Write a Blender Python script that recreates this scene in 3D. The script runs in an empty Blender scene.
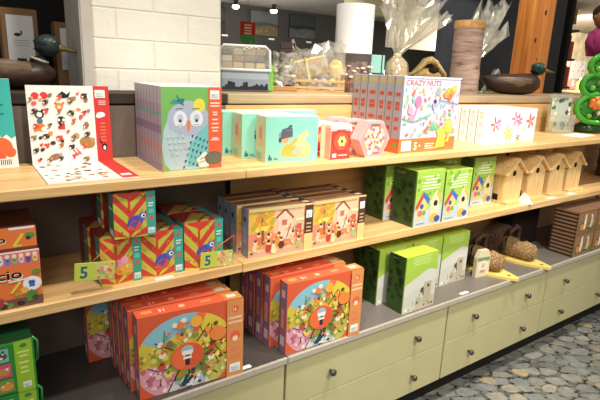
import bpy, bmesh, math, random
from mathutils import Vector, Matrix
random.seed(7)
C = bpy.context.scene.collection
PI = math.pi

# ------------------------------------------------------------------ colours and materials
def lin(c):
    out = []
    for v in c[:3]:
        v /= 255.0
        out.append(v/12.92 if v <= .04045 else ((v+.055)/1.055)**2.4)
    return (*out, 1.0)

def base_mat(name):
    m = bpy.data.materials.new(name); m.use_nodes = True
    nt = m.node_tree
    return m, nt, nt.nodes['Principled BSDF']

def plain(name, c, rough=.6, metal=0.0, noise=.06, scale=40, bump=0.0, spec=.3):
    """solid colour broken up by a little procedural noise"""
    m, nt, b = base_mat(name)
    tc = nt.nodes.new('ShaderNodeTexCoord')
    n = nt.nodes.new('ShaderNodeTexNoise'); n.inputs['Scale'].default_value = scale
    n.inputs['Detail'].default_value = 4
    nt.links.new(tc.outputs['Object'], n.inputs['Vector'])
    r = nt.nodes.new('ShaderNodeValToRGB')
    l = lin(c)
    r.color_ramp.elements[0].position = .3; r.color_ramp.elements[1].position = .7
    r.color_ramp.elements[0].color = tuple(v*(1-noise*2) for v in l[:3]) + (1,)
    r.color_ramp.elements[1].color = tuple(min(1, v*(1+noise*2)) for v in l[:3]) + (1,)
    nt.links.new(n.outputs['Fac'], r.inputs['Fac'])
    nt.links.new(r.outputs['Color'], b.inputs['Base Color'])
    b.inputs['Roughness'].default_value = rough; b.inputs['Metallic'].default_value = metal
    b.inputs['Specular IOR Level'].default_value = spec
    if bump:
        bp = nt.nodes.new('ShaderNodeBump'); bp.inputs['Strength'].default_value = bump
        bp.inputs['Distance'].default_value = .004
        nt.links.new(n.outputs['Fac'], bp.inputs['Height']); nt.links.new(bp.outputs['Normal'], b.inputs['Normal'])
    return m

def printed(name, rough=.42, spec=.35, noise=.05):
    """printed card: colour laid down per face, with a faint paper noise"""
    m, nt, b = base_mat(name)
    a = nt.nodes.new('ShaderNodeAttribute'); a.attribute_name = 'Col'
    n = nt.nodes.new('ShaderNodeTexNoise'); n.inputs['Scale'].default_value = 60
    tc = nt.nodes.new('ShaderNodeTexCoord'); nt.links.new(tc.outputs['Object'], n.inputs['Vector'])
    mr = nt.nodes.new('ShaderNodeMapRange'); mr.inputs['To Min'].default_value = 1-noise; mr.inputs['To Max'].default_value = 1+noise
    nt.links.new(n.outputs['Fac'], mr.inputs['Value'])
    mx = nt.nodes.new('ShaderNodeMix'); mx.data_type = 'RGBA'; mx.blend_type = 'MULTIPLY'; mx.inputs['Factor'].default_value = 1
    nt.links.new(a.outputs['Color'], mx.inputs[6]); nt.links.new(mr.outputs['Result'], mx.inputs[7])
    hs = nt.nodes.new('ShaderNodeHueSaturation'); hs.inputs['Saturation'].default_value = .97
    nt.links.new(mx.outputs[2], hs.inputs['Color']); nt.links.new(hs.outputs['Color'], b.inputs['Base Color'])
    b.inputs['Roughness'].default_value = rough; b.inputs['Specular IOR Level'].default_value = spec
    return m

def wood(name, c1, c2, axis='X', scale=6, rough=.45, rings=3.0, spec=.35):
    m, nt, b = base_mat(name)
    tc = nt.nodes.new('ShaderNodeTexCoord'); mp = nt.nodes.new('ShaderNodeMapping')
    s = [scale*6]*3; s['XYZ'.index(axis)] = scale*.35
    mp.inputs['Scale'].default_value = s
    nt.links.new(tc.outputs['Object'], mp.inputs['Vector'])
    n = nt.nodes.new('ShaderNodeTexNoise'); n.inputs['Scale'].default_value = 1.0; n.inputs['Detail'].default_value = 6
    n.inputs['Distortion'].default_value = rings*.3
    nt.links.new(mp.outputs['Vector'], n.inputs['Vector'])
    r = nt.nodes.new('ShaderNodeValToRGB')
    r.color_ramp.elements[0].position = .32; r.color_ramp.elements[1].position = .68
    r.color_ramp.elements[0].color = lin(c1); r.color_ramp.elements[1].color = lin(c2)
    nt.links.new(n.outputs['Fac'], r.inputs['Fac']); nt.links.new(r.outputs['Color'], b.inputs['Base Color'])
    b.inputs['Roughness'].default_value = rough; b.inputs['Specular IOR Level'].default_value = spec
    return m

def film(name, tint=(250, 246, 232), haze=.16, gloss=.22, rough=.08):
    """clear plastic film / acrylic: transparent, with sheen and a trace of milky haze"""
    m = bpy.data.materials.new(name); m.use_nodes = True
    nt = m.node_tree; nt.nodes.clear()
    out = nt.nodes.new('ShaderNodeOutputMaterial')
    t = nt.nodes.new('ShaderNodeBsdfTransparent'); g = nt.nodes.new('ShaderNodeBsdfGlossy'); d = nt.nodes.new('ShaderNodeBsdfDiffuse')
    g.inputs['Roughness'].default_value = rough; g.inputs['Color'].default_value = lin((255, 252, 244))
    t.inputs['Color'].default_value = lin((252, 250, 244)); d.inputs['Color'].default_value = lin(tint)
    n = nt.nodes.new('ShaderNodeTexNoise'); n.inputs['Scale'].default_value = 30
    tc = nt.nodes.new('ShaderNodeTexCoord'); nt.links.new(tc.outputs['Object'], n.inputs['Vector'])
    mr = nt.nodes.new('ShaderNodeMapRange'); mr.inputs['From Min'].default_value = .35; mr.inputs['From Max'].default_value = .7
    mr.inputs['To Min'].default_value = haze*.4; mr.inputs['To Max'].default_value = haze*1.7
    nt.links.new(n.outputs['Fac'], mr.inputs['Value'])
    m1 = nt.nodes.new('ShaderNodeMixShader'); m2 = nt.nodes.new('ShaderNodeMixShader')
    nt.links.new(mr.outputs['Result'], m1.inputs[0]); nt.links.new(t.outputs[0], m1.inputs[1]); nt.links.new(d.outputs[0], m1.inputs[2])
    m2.inputs[0].default_value = gloss
    nt.links.new(m1.outputs[0], m2.inputs[1]); nt.links.new(g.outputs[0], m2.inputs[2])
    nt.links.new(m2.outputs[0], out.inputs['Surface'])
    return m

def emit(name, c, s):
    m, nt, b = base_mat(name)
    b.inputs['Base Color'].default_value = lin(c); b.inputs['Emission Color'].default_value = lin(c); b.inputs['Emission Strength'].default_value = s
    return m

PRINT = printed('printed_card')
MATTE = printed('matte_print', rough=.85, spec=.1)
GLOSSY = printed('glossy_print', rough=.22, spec=.5)
BEECH = wood('beech', (205, 160, 98), (236, 198, 138), 'X', 5)
BEECH_BACK = wood('beech_back', (196, 150, 92), (222, 180, 120), 'X', 4, rough=.6)
LEDGE_WOOD = wood('ledge_wood', (158, 136, 104), (180, 156, 120), 'X', 5, rough=.5)
LEDGE_DARK = wood('ledge_dark', (44, 34, 26), (60, 48, 38), 'X', 5, rough=.55)
PINE = wood('pine', (176, 100, 36), (214, 138, 62), 'Z', 4, rough=.55)
BIRD_WOOD = wood('bird_wood', (212, 172, 108), (236, 202, 140), 'Z', 9, rough=.6)
CRATE = wood('crate_wood', (182, 132, 74), (214, 168, 104), 'X', 8)
DECOY = wood('decoy_brown', (44, 29, 22), (70, 47, 35), 'X', 8, rough=.4)
KHAKI = plain('khaki_lacquer', (189, 182, 136), .45, noise=.015, scale=8)
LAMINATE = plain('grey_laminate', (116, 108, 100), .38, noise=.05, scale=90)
LAMINATE_SHADED = plain('shaded_laminate', (78, 72, 68), .35, noise=.05, scale=90)  # grey laminate again, with the shade over the left counter put into its colour
LIP = plain('grey_edge', (176, 168, 152), .45, noise=.04, scale=60)
KICK = plain('dark_plinth', (22, 20, 18), .7)
CARCASS = plain('carcass_grey', (70, 66, 56), .7)
KNOB = plain('knob_metal', (96, 92, 88), .35, metal=.7)
BLACK = plain('black', (20, 18, 17), .6)
DARKWALL = plain('dark_wall', (60, 58, 57), .85, noise=.05, scale=4)
GREYJAMB = plain('grey_jamb', (168, 162, 156), .7, noise=.04, scale=14)
LIGHTJAMB = plain('light_jamb', (190, 182, 170), .7, noise=.03, scale=14)
SLATE = plain('slate_panel', (84, 88, 94), .8, noise=.05, scale=6)
CEIL = plain('ceiling_paint', (150, 148, 142), .9, noise=.02, scale=5)
SOFFIT = plain('soffit_paint', (150, 144, 112), .9, noise=.03, scale=5)
PALE = plain('pale_panel', (196, 188, 168), .9, noise=.03, scale=5)
FILM = film('cellophane')
CLEAR = film('clear_acrylic', (230, 238, 232), .10, .16, .05)

# ------------------------------------------------------------------ mesh builder with per-face colour
class MB:
    def __init__(s): s.v = []; s.f = []; s.c = []; s.m = []; s.sm = []
    def add(s, verts, faces, col=(200, 200, 200), mi=0, smooth=False):
        o = len(s.v); s.v += [tuple(p) for p in verts]
        for k, f in enumerate(faces):
            s.f.append([o+i for i in f]); s.c.append(col[k] if isinstance(col, list) else col); s.m.append(mi); s.sm.append(smooth)
        return s
    def poly(s, pts, col, mi=0): return s.add(pts, [list(range(len(pts)))], col, mi)
    def bm(s, b, col, mi=0, smooth=False, M=None):
        b.verts.ensure_lookup_table()
        vs = [(M @ v.co if M else v.co.copy()) for v in b.verts]
        b.verts.index_update()
        fs = [[v.index for v in f.verts] for f in b.faces]
        cols = [col(f) for f in b.faces] if callable(col) else col
        s.add(vs, fs, cols, mi, smooth); b.free(); return s
    def box(s, c, d, col=(200, 200, 200), bev=.0, mi=0, M=None, seg=1):
        b = bmesh.new(); bmesh.ops.create_cube(b, size=1)
        for v in b.verts: v.co = Vector((v.co.x*d[0], v.co.y*d[1], v.co.z*d[2]))
        if bev: bmesh.ops.bevel(b, geom=b.edges[:], offset=bev, segments=seg, affect='EDGES', profile=.5)
        T = Matrix.Translation(Vector(c)) @ (M if M else Matrix())
        return s.bm(b, col, mi, False, T)
    def tube(s, path, radii, n=12, col=(200, 200, 200), mi=0, sq=(1, 1), cap=True, up=(0, 0, 1)):
        """rings along a path; sq scales the two cross directions"""
        P = [Vector(p) for p in path]; vs = []; fs = []
        for i, p in enumerate(P):
            t = (P[min(i+1, len(P)-1)] - P[max(i-1, 0)]).normalized()
            u = Vector(up)
            if abs(t.dot(u)) > .95: u = Vector((1, 0, 0)) if abs(t.x) < .9 else Vector((0, 1, 0))
            a = t.cross(u).normalized(); b = a.cross(t).normalized()
            r = radii[i] if isinstance(radii, (list, tuple)) else radii
            ra, rb = (r if isinstance(r, (list, tuple)) else (r*sq[0], r*sq[1]))
            for k in range(n):
                th = 2*PI*k/n; vs.append(p + a*math.cos(th)*ra + b*math.sin(th)*rb)
        for i in range(len(P)-1):
            for k in range(n):
                fs.append([i*n+k, i*n+(k+1) % n, (i+1)*n+(k+1) % n, (i+1)*n+k])
        if cap:
            fs.append(list(range(n))[::-1]); fs.append([(len(P)-1)*n+k for k in range(n)])
        return s.add(vs, fs, col, mi, True)
    def lathe(s, prof, c=(0, 0, 0), n=24, col=(200, 200, 200), mi=0, sq=(1, 1), smooth=True):
        vs = []; fs = []
        for r, z in prof:
            for k in range(n):
                th = 2*PI*k/n; vs.append((c[0]+r*math.cos(th)*sq[0], c[1]+r*math.sin(th)*sq[1], c[2]+z))
        for i in range(len(prof)-1):
            for k in range(n): fs.append([i*n+k, i*n+(k+1) % n, (i+1)*n+(k+1) % n, (i+1)*n+k])
        cc = col
        if isinstance(col, list): cc = [col[i] for i in range(len(prof)-1) for _ in range(n)]
        return s.add(vs, fs, cc, mi, smooth)
    def ball(s, c, r, col, mi=0, n=12, M=None):
        b = bmesh.new(); bmesh.ops.create_uvsphere(b, u_segments=n, v_segments=max(6, n*2//3), radius=1)
        T = Matrix.Translation(Vector(c)) @ (M if M else Matrix()) @ Matrix.Diagonal((*(r if isinstance(r, (tuple, list)) else (r, r, r)), 1))
        return s.bm(b, col, mi, True, T)
    def prism(s, outline, y0, y1, col, mi=0):
        """outline in x,z, extruded along y"""
        n = len(outline)
        vs = [(x, y0, z) for x, z in outline] + [(x, y1, z) for x, z in outline]
        fs = [list(range(n)), [n+i for i in range(n)][::-1]] + [[i, n+i, n+(i+1) % n, (i+1) % n] for i in range(n)]
        return s.add(vs, fs, col, mi)
    def mesh(s, name, mats):
        me = bpy.data.meshes.new(name); me.from_pydata(s.v, [], s.f); me.update()
        at = me.color_attributes.new('Col', 'FLOAT_COLOR', 'CORNER')
        cache = {}; i = 0
        for p in me.polygons:
            c = s.c[p.index]
            if c not in cache: cache[c] = lin(c)
            p.material_index = s.m[p.index]; p.use_smooth = s.sm[p.index]
            for l in p.loop_indices: at.data[l].color = cache[c]
        for m in (mats if isinstance(mats, (list, tuple)) else [mats]): me.materials.append(m)
        return me
    def obj(s, name, mats, parent=None, loc=(0, 0, 0), rz=0):
        o = bpy.data.objects.new(name, s.mesh(name, mats)); C.objects.link(o)
        o.location = loc; o.rotation_euler = (0, 0, rz)
        if parent: o.parent = parent
        return o

def tag(o, label=None, cat=None, group=None, kind=None):
    if label: o['label'] = label
    if cat: o['category'] = cat
    if group: o['group'] = group
    if kind: o['kind'] = kind
    return o
def empty(name, loc, rz=0, label=None, cat=None, group=None):
    o = bpy.data.objects.new(name, None); C.objects.link(o); o.location = loc; o.rotation_euler = (0, 0, rz)
    o.empty_display_size = .05
    return tag(o, label, cat, group)
def copy_obj(src, loc, rz=None, label=None):
    o = src.copy(); C.objects.link(o); o.location = loc
    if rz is not None: o.rotation_euler = (0, 0, rz)
    if label: o['label'] = label
    for ch in list(src.children):
        c = ch.copy(); C.objects.link(c); c.parent = o
        for g in list(ch.children):
            d = g.copy(); C.objects.link(d); d.parent = c
    return o
def struct(mb, name, mats, **k): return tag(mb.obj(name, mats, **k), kind='structure')

# ------------------------------------------------------------------ flat artwork laid on a face
_tc = {}
def glyphs(txt):
    if txt not in _tc:
        cu = bpy.data.curves.new('lettering', 'FONT'); cu.body = txt; cu.resolution_u = 2; cu.offset = .022
        ob = bpy.data.objects.new('lettering', cu); C.objects.link(ob)
        bpy.context.view_layer.update()
        me = bpy.data.meshes.new_from_object(ob.evaluated_get(bpy.context.evaluated_depsgraph_get()))
        _tc[txt] = ([tuple(v.co) for v in me.vertices], [list(p.vertices) for p in me.polygons])
        C.objects.unlink(ob); bpy.data.objects.remove(ob); bpy.data.curves.remove(cu); bpy.data.meshes.remove(me)
    return _tc[txt]
class Art:
    """u,v run 0..1 over a w x h face; each new patch sits a hair above the last"""
    def __init__(s, mb, o, ux, uz, w, h, mi=0):
        s.mb, s.o, s.ux, s.uz, s.w, s.h, s.mi = mb, Vector(o), Vector(ux).normalized(), Vector(uz).normalized(), w, h, mi
        s.n = s.ux.cross(s.uz); s.k = 1.5; s.clip = (0, 0, 1, 1)
    def P(s, u, v):
        a, b, c, d = s.clip
        u = min(max(u, a), c); v = min(max(v, b), d)
        return s.o + s.ux*u*s.w + s.uz*v*s.h + s.n*s.k*.00012
    def poly(s, pts, c):
        s.mb.poly([s.P(*p) for p in pts], c, s.mi); s.k += .25; return s
    def rect(s, u0, v0, u1, v1, c): return s.poly([(u0, v0), (u1, v0), (u1, v1), (u0, v1)], c)
    def ell(s, u, v, r, c, sx=1, rot=0, n=16, a0=0, a1=2*PI):
        pts = []
        full = a1-a0 > 6.2
        for k in range(n + (0 if full else 1)):
            t = a0+(a1-a0)*k/n; x = r*sx*math.cos(t); y = r*math.sin(t)
            x, y = x*math.cos(rot)-y*math.sin(rot), x*math.sin(rot)+y*math.cos(rot)
            pts.append((u+x*s.h/s.w, v+y))
        if not full: pts.append((u, v))
        return s.poly(pts, c)
    def line(s, u0, v0, u1, v1, t, c):
        dx, dy = (u1-u0)*s.w, (v1-v0)*s.h; L = math.hypot(dx, dy) or 1; nx, ny = -dy/L*t*s.h/2, dx/L*t*s.h/2
        return s.poly([(u0+nx/s.w, v0+ny/s.h), (u0-nx/s.w, v0-ny/s.h), (u1-nx/s.w, v1-ny/s.h), (u1+nx/s.w, v1+ny/s.h)], c)
    def text(s, txt, u, v, size, c, width=None):
        vs, fs = glyphs(txt)
        x0 = min(p[0] for p in vs); x1 = max(p[0] for p in vs)
        sx = (width*s.w/(x1-x0)) if width else size*s.h
        s.mb.add([s.P(u+(p[0]-x0)*sx/s.w, v+p[1]*size) for p in vs], fs, c, s.mi); s.k += .25; return s
    def dots(s, n, cols, r=(.01, .02), box=(0, 0, 1, 1), sx=1):
        for _ in range(n):
            s.ell(random.uniform(box[0], box[2]), random.uniform(box[1], box[3]), random.uniform(*r), random.choice(cols), sx, random.uniform(0, 3), 7)
        return s
    def logo(s, u0, v0, u1, v1, ink=(70, 150, 150)):
        s.rect(u0, v0, u1, v1, (240, 240, 234))
        s.text('DJECO', u0+(u1-u0)*.12, v0+(v1-v0)*.3, (v1-v0)*.4, ink, (u1-u0)*.76)
        s.rect(u0+(u1-u0)*.15, v0+(v1-v0)*.12, u1-(u1-u0)*.15, v0+(v1-v0)*.2, ink); return s
def front(mb, w, d, h, z=0): return Art(mb, (-w/2, -d/2, z), (1, 0, 0), (0, 0, 1), w, h)
def left(mb, w, d, h): return Art(mb, (-w/2, d/2, 0), (0, -1, 0), (0, 0, 1), d, h)
def top(mb, w, d, h): return Art(mb, (-w/2, -d/2, h), (1, 0, 0), (0, 1, 0), w, d)
def carton(w, d, h, side, topc=None, frontc=None, bev=.0015):
    mb = MB()
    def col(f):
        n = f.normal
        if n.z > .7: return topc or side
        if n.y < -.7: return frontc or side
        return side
    b = bmesh.new(); bmesh.ops.create_cube(b, size=1)
    for v in b.verts: v.co = Vector((v.co.x*w, v.co.y*d, v.co.z*h))
    bmesh.ops.bevel(b, geom=b.edges[:], offset=bev, segments=2, affect='EDGES', profile=.5)
    b.normal_update()
    mb.bm(b, col, 0, False, Matrix.Translation((0, 0, h/2)))
    return mb
ORD = ['front', 'second from the front', 'third from the front', 'fourth from the front', 'fifth from the front', 'sixth from the front', 'seventh from the front', 'rearmost']
def place(bl, w, d, deg):
    """base centre of a box whose front bottom left corner stands at bl"""
    a = math.radians(deg)
    return (bl[0]+w/2*math.cos(a)-d/2*math.sin(a), bl[1]+w/2*math.sin(a)+d/2*math.cos(a), a)

# heights: floor 0, eye 1.55
ZC, ZM, ZT, ZL = .515, .889, 1.222, 1.45

# ================================================================== SETTING
# pebble floor
m, nt, b = base_mat('pebble_vinyl')
tc = nt.nodes.new('ShaderNodeTexCoord')
def stones(scale, off, edge, ramp, rnd):
    """one layer of rounded stones: returns colour and coverage"""
    mp = nt.nodes.new('ShaderNodeMapping'); mp.inputs['Scale'].default_value = (scale, scale*1.5, 1); mp.inputs['Location'].default_value = (off, off, 0)
    vr = nt.nodes.new('ShaderNodeVectorRotate'); vr.rotation_type = 'Z_AXIS'; vr.inputs['Angle'].default_value = .5
    nt.links.new(tc.outputs['Object'], vr.inputs['Vector']); nt.links.new(vr.outputs[0], mp.inputs['Vector'])
    nz = nt.nodes.new('ShaderNodeTexNoise'); nz.inputs['Scale'].default_value = 1.1; nt.links.new(mp.outputs['Vector'], nz.inputs['Vector'])
    ad = nt.nodes.new('ShaderNodeVectorMath'); ad.operation = 'MULTIPLY_ADD'; ad.inputs[1].default_value = (.3, .3, .3)
    nt.links.new(nz.outputs['Color'], ad.inputs[0]); nt.links.new(mp.outputs['Vector'], ad.inputs[2])
    v1 = nt.nodes.new('ShaderNodeTexVoronoi'); v1.voronoi_dimensions = '2D'; v1.feature = 'DISTANCE_TO_EDGE'
    v2 = nt.nodes.new('ShaderNodeTexVoronoi'); v2.voronoi_dimensions = '2D'; v2.feature = 'F1'
    for v in (v1, v2): v.inputs['Scale'].default_value = 1; v.inputs['Randomness'].default_value = rnd; nt.links.new(ad.outputs[0], v.inputs['Vector'])
    # round the corners: edge distance minus a share of the centre distance
    mt = nt.nodes.new('ShaderNodeMath'); mt.operation = 'MULTIPLY_ADD'; mt.inputs[1].default_value = -.7; nt.links.new(v2.outputs['Distance'], mt.inputs[0]); nt.links.new(v1.outputs['Distance'], mt.inputs[2])
    mr = nt.nodes.new('ShaderNodeMapRange'); mr.inputs['From Min'].default_value = edge; mr.inputs['From Max'].default_value = edge+.09; nt.links.new(mt.outputs[0], mr.inputs['Value'])
    sp = nt.nodes.new('ShaderNodeSeparateColor'); nt.links.new(v2.outputs['Color'], sp.inputs['Color'])
    r1 = nt.nodes.new('ShaderNodeValToRGB'); els = r1.color_ramp.elements
    els[0].position = 0; els[0].color = lin(ramp[0]); els[1].position = 1; els[1].color = lin(ramp[-1])
    for k, c in enumerate(ramp[1:-1]): e = els.new((k+1)/(len(ramp)-1)); e.color = lin(c)
    nt.links.new(sp.outputs[0], r1.inputs['Fac'])
    return r1.outputs['Color'], mr.outputs['Result']
RA = [(118, 121, 118), (146, 145, 136), (130, 133, 130), (164, 157, 138), (110, 113, 110), (180, 163, 126)]
c1, k1 = stones(9.0, 0, -.27, RA, .85)
c2, k2 = stones(21.0, 3.3, -.3, [tuple(int(v*.82) for v in q) for q in RA], .9)
n3 = nt.nodes.new('ShaderNodeTexNoise'); n3.inputs['Scale'].default_value = 30; n3.inputs['Detail'].default_value = 5
nt.links.new(tc.outputs['Object'], n3.inputs['Vector'])
def mixc(f, a, b_, mode='MIX'):
    q = nt.nodes.new('ShaderNodeMix'); q.data_type = 'RGBA'; q.blend_type = mode
    if isinstance(f, float): q.inputs['Factor'].default_value = f
    else: nt.links.new(f, q.inputs['Factor'])
    for src, k in ((a, 6), (b_, 7)):
        if isinstance(src, tuple): q.inputs[k].default_value = src
        else: nt.links.new(src, q.inputs[k])
    return q.outputs[2]
col = mixc(k1, mixc(k2, lin((44, 44, 40)), c2), c1)
col = mixc(.5, col, n3.outputs['Fac'], 'OVERLAY')
nt.links.new(col, b.inputs['Base Color']); b.inputs['Roughness'].default_value = .4
PEBBLE = m
struct(MB().box((4, 1.5, -.10), (16, 13, .04)), 'floor', PEBBLE)

# half wall behind the shelving, its ledge, and the room beyond
struct(MB().box((2.4, 2.2, .705), (7.6, .64, 1.41)), 'wall_half', plain('half_wall_paint', (120, 104, 84), .8))
struct(MB().box((-.2, 2.26, 1.43), (2.3, .84, .04), bev=.004), 'trim_ledge_left', LEDGE_DARK)
struct(MB().box((3.63, 2.26, 1.43), (5.36, .84, .04), bev=.004), 'trim_ledge_right', LEDGE_WOOD)

# painted brick pier
m, nt, b = base_mat('painted_brick')
tc = nt.nodes.new('ShaderNodeTexCoord'); mp = nt.nodes.new('ShaderNodeMapping'); mp.inputs['Rotation'].default_value = (PI/2, 0, 0)
nt.links.new(tc.outputs['Object'], mp.inputs['Vector'])
br = nt.nodes.new('ShaderNodeTexBrick'); br.inputs['Scale'].default_value = 1
br.inputs['Brick Width'].default_value = .27; br.inputs['Row Height'].default_value = .102; br.inputs['Mortar Size'].default_value = .0045
br.inputs['Mortar Smooth'].default_value = .6
br.inputs['Color1'].default_value = lin((232, 227, 212)); br.inputs['Color2'].default_value = lin((228, 222, 206)); br.inputs['Mortar'].default_value = lin((222, 216, 200))
nt.links.new(mp.outputs['Vector'], br.inputs['Vector'])
nz = nt.nodes.new('ShaderNodeTexNoise'); nz.inputs['Scale'].default_value = 25; nz.inputs['Detail'].default_value = 5
nt.links.new(tc.outputs['Object'], nz.inputs['Vector'])
mh = nt.nodes.new('ShaderNodeMath'); mh.operation = 'MULTIPLY_ADD'; mh.inputs[1].default_value = -1.0
nt.links.new(br.outputs['Fac'], mh.inputs[0]); nt.links.new(nz.outputs['Fac'], mh.inputs[2])
bp = nt.nodes.new('ShaderNodeBump'); bp.inputs['Strength'].default_value = .5; bp.inputs['Distance'].default_value = .006
nt.links.new(mh.outputs[0], bp.inputs['Height']); nt.links.new(bp.outputs['Normal'], b.inputs['Normal'])
nt.links.new(br.outputs['Color'], b.inputs['Base Color']); b.inputs['Roughness'].default_value = .75
struct(MB().box((.704, 2.02, 2.15), (.49, .24, 1.4), bev=.006), 'wall_brick_pier', m)
struct(MB().box((.441, 2.012, 2.15), (.034, .226, 1.4), bev=.002).box((.4215, 2.012, 2.15), (.004, .224, 1.4), mi=1), 'trim_jamb', [LIGHTJAMB, GREYJAMB])
# dark niche behind the decoy on the left
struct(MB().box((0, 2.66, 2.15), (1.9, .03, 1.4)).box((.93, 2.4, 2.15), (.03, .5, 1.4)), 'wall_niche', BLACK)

struct(MB().box((7, 7.05, 1.3), (20, .1, 2.6)), 'wall_far', DARKWALL)
struct(MB().box((7, 4.9, 2.5), (20, 4.4, .06)), 'ceiling', CEIL)
struct(MB().box((5.6, 4.4, 2.41), (2.6, 1.6, .26)), 'trim_soffit', SOFFIT)
struct(MB().box((5.9, 5.0, 2.09), (2.0, .06, .38)), 'trim_pale_panel', PALE)
# pine post with its dark neighbour
mb = MB().box((3.985, 2.41, 2.1), (.30, .14, 1.3), bev=.004)
pp = struct(mb, 'trim_post', PINE)
kn = MB()
for x, z, r in ((3.91, 1.86, .016), (4.0, 2.075, .018), (3.97, 1.72, .009)): kn.ball((x, 2.339, z), (r, .0025, r*1.2), (92, 44, 14))
kn.obj('wood_knot', PRINT, parent=pp)
struct(MB().box((4.235, 2.41, 2.1), (.2, .1, 1.3)), 'trim_dark_post', BLACK)
struct(MB().box((4.5, 3.3, 1.3), (1.2, .06, 2.4)), 'wall_slate_partition', SLATE)

# far pictures, captions, hanging sign and spots
def picture(x, z, w, h, sky, ground, label):
    t = empty('framed_picture', (x, 6.995, z), 0, label, 'picture', 'dark landscape pictures on the far wall')
    a = carton(w, .02, h, (26, 25, 24)); f = front(a, w, .02, h)
    f.rect(.01, .01, .99, .99, sky); f.poly([(.01, .01), (.99, .01), (.99, .38), (.6, .44), (.3, .36), (.01, .42)], ground)
    f.poly([(.01, .42), (.3, .36), (.6, .44), (.99, .38), (.99, .5), (.5, .56), (.01, .5)], tuple(int(v*.75) for v in sky))
    f.dots(14, [tuple(int(v*1.25) for v in ground)], (.015, .04), (.05, .05, .95, .33), 2)
    a.obj('canvas', MATTE, t, (0, 0, 0))
picture(3.30, 2.03, .5, .36, (60, 62, 62), (60, 52, 40), 'dark landscape picture half hidden behind the brick pier edge')
picture(4.22, 2.05, .50, .36, (88, 90, 90), (96, 84, 62), 'grey sky landscape picture behind the red hanging sign')
picture(4.94, 2.06, .52, .36, (54, 58, 58), (78, 80, 82), 'dark landscape picture left of the white cylinder lamp')
for x, lab in ((3.55, 'tiny white caption card lower right of the picture beside the brick pier'), (4.36, 'tiny white caption card below the picture behind the red sign'), (5.08, 'tiny white caption card below the picture nearest the white cylinder')):
    tag(carton(.1, .01, .025, (225, 225, 220)).obj('caption_card', MATTE, None, (x, 6.994, 2.0)), lab, 'card', 'caption cards on the far wall')
SPOTM = emit('spot_glow', (255, 246, 225), 14)
for x, y, lab in ((3.52, 6.6, 'lit ceiling spot above the red hanging sign, nearest the brick pier'), (4.14, 6.6, 'lit ceiling spot right of the first, at the top edge')):
    t = empty('ceiling_spot', (x, y, 2.47), 0, lab, 'lamp', 'ceiling spots in the far room')
    MB().lathe([(.03, 0), (.03, -.05), (.045, -.06), (.045, -.09)], col=(30, 30, 30)).obj('spot_housing', PRINT, t)
    MB().ball((0, 0, -.09), (.05, .05, .035), (255, 255, 255)).obj('bulb', SPOTM, t)
t = empty('hanging_sign', (2.25, 4.0, 1.765), math.radians(-15), 'red and green notched banner hanging over the ledge before the dark wall', 'sign')
a = MB(); w, h = .13, .175
a.box((0, 0, .04+h/2-.02), (w, .008, h-.04), (214, 52, 40)); f = front(a, w, .008, h)
for k in range(4): a.box((-w/2+.018+k*.031, 0, .02), (.02, .008, .05), (74, 176, 70))
a.box((0, 0, .045), (w, .0085, .04), (74, 176, 70))
for k in range(4): f.rect(.25, .42+k*.13, .75, .5+k*.13, (240, 196, 150) if k % 2 else (250, 226, 190))
a.obj('banner', MATTE, t)
MB().tube([(0, 0, .17), (0, 0, .69)], .0015, 6, (40, 40, 40)).obj('cord', MATTE, t)

# bright shop beyond, far right
struct(MB().box((9.5, 5.2, 1.35), (4.2, .08, 2.5)), 'wall_right_far', plain('warm_far_wall', (226, 204, 160), .9, noise=.12, scale=7))
t = empty('shop_table', (7.9, 4.2, 0), 0, 'pale wooden display table in the lit shop at far right', 'table')
MB().box((0, 0, 1.40), (2.6, .6, .05), bev=.005).obj('tabletop', BEECH, t)
for sx in (-1.2, 1.2): MB().box((sx, 0, .65), (.08, .5, 1.46)).obj('leg', BEECH, t)
t = empty('bookcase', (4.78, 2.62, 0), math.radians(-32), 'narrow dark bookcase with spines beside the dark post', 'bookcase')
a = MB(); a.box((0, 0, 1.15), (.03, .3, 2.3), (26, 24, 22)); a.obj('side_panel', MATTE, t)
for k in range(5): MB().box((.05, 0, 1.0+k*.25), (.08, .28, .02), (60, 52, 44)).obj('shelf', MATTE, t)
for k in range(8):
    z = 1.011+(k//2)*.25; hh = random.uniform(.14, .2)
    o = carton(.026, .2, hh, random.choice([(190, 180, 165), (120, 60, 46), (70, 66, 62), (214, 200, 170), (150, 40, 40)])).obj('book', MATTE, None)
    M_ = Matrix.Translation((4.78, 2.62, 0)) @ Matrix.Rotation(math.radians(-32), 4, 'Z') @ Vector((.03+(k % 2)*.03, -.02, z))
    o.location = M_; o.rotation_euler = (0, 0, math.radians(-32))
    tag(o, 'book in the dark bookcase, %s along %s' % (['first', 'second'][k % 2], ['its lowest book row', 'its second book row up', 'its third book row up', 'its top book row'][k//2]), 'book', 'books in the narrow bookcase')
cols = [(222, 120, 60), (240, 226, 190), (70, 110, 90), (250, 240, 220), (60, 50, 46), (190, 60, 50), (236, 190, 90)]
pos = ['leftmost', 'second from left', 'third from left', 'fourth from left', 'fifth from left', 'sixth from left', 'seventh from left', 'rightmost']
for k in range(8):
    a = MB(); hh = .1+.03*(k*5 % 4); c = cols[k % 7]
    a.lathe([(0, 0), (.05, 0), (.055, hh*.5), (.05, hh*.8), (.02, hh), (.02, hh+.04), (0, hh+.04)], n=14, col=c)
    tag(a.obj('jar', PRINT, None, (6.95+k*.24, 4.15, 1.425)), 'small jar on the pale far table, %s of the row' % pos[k], 'jar', 'jars on the far table')
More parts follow.
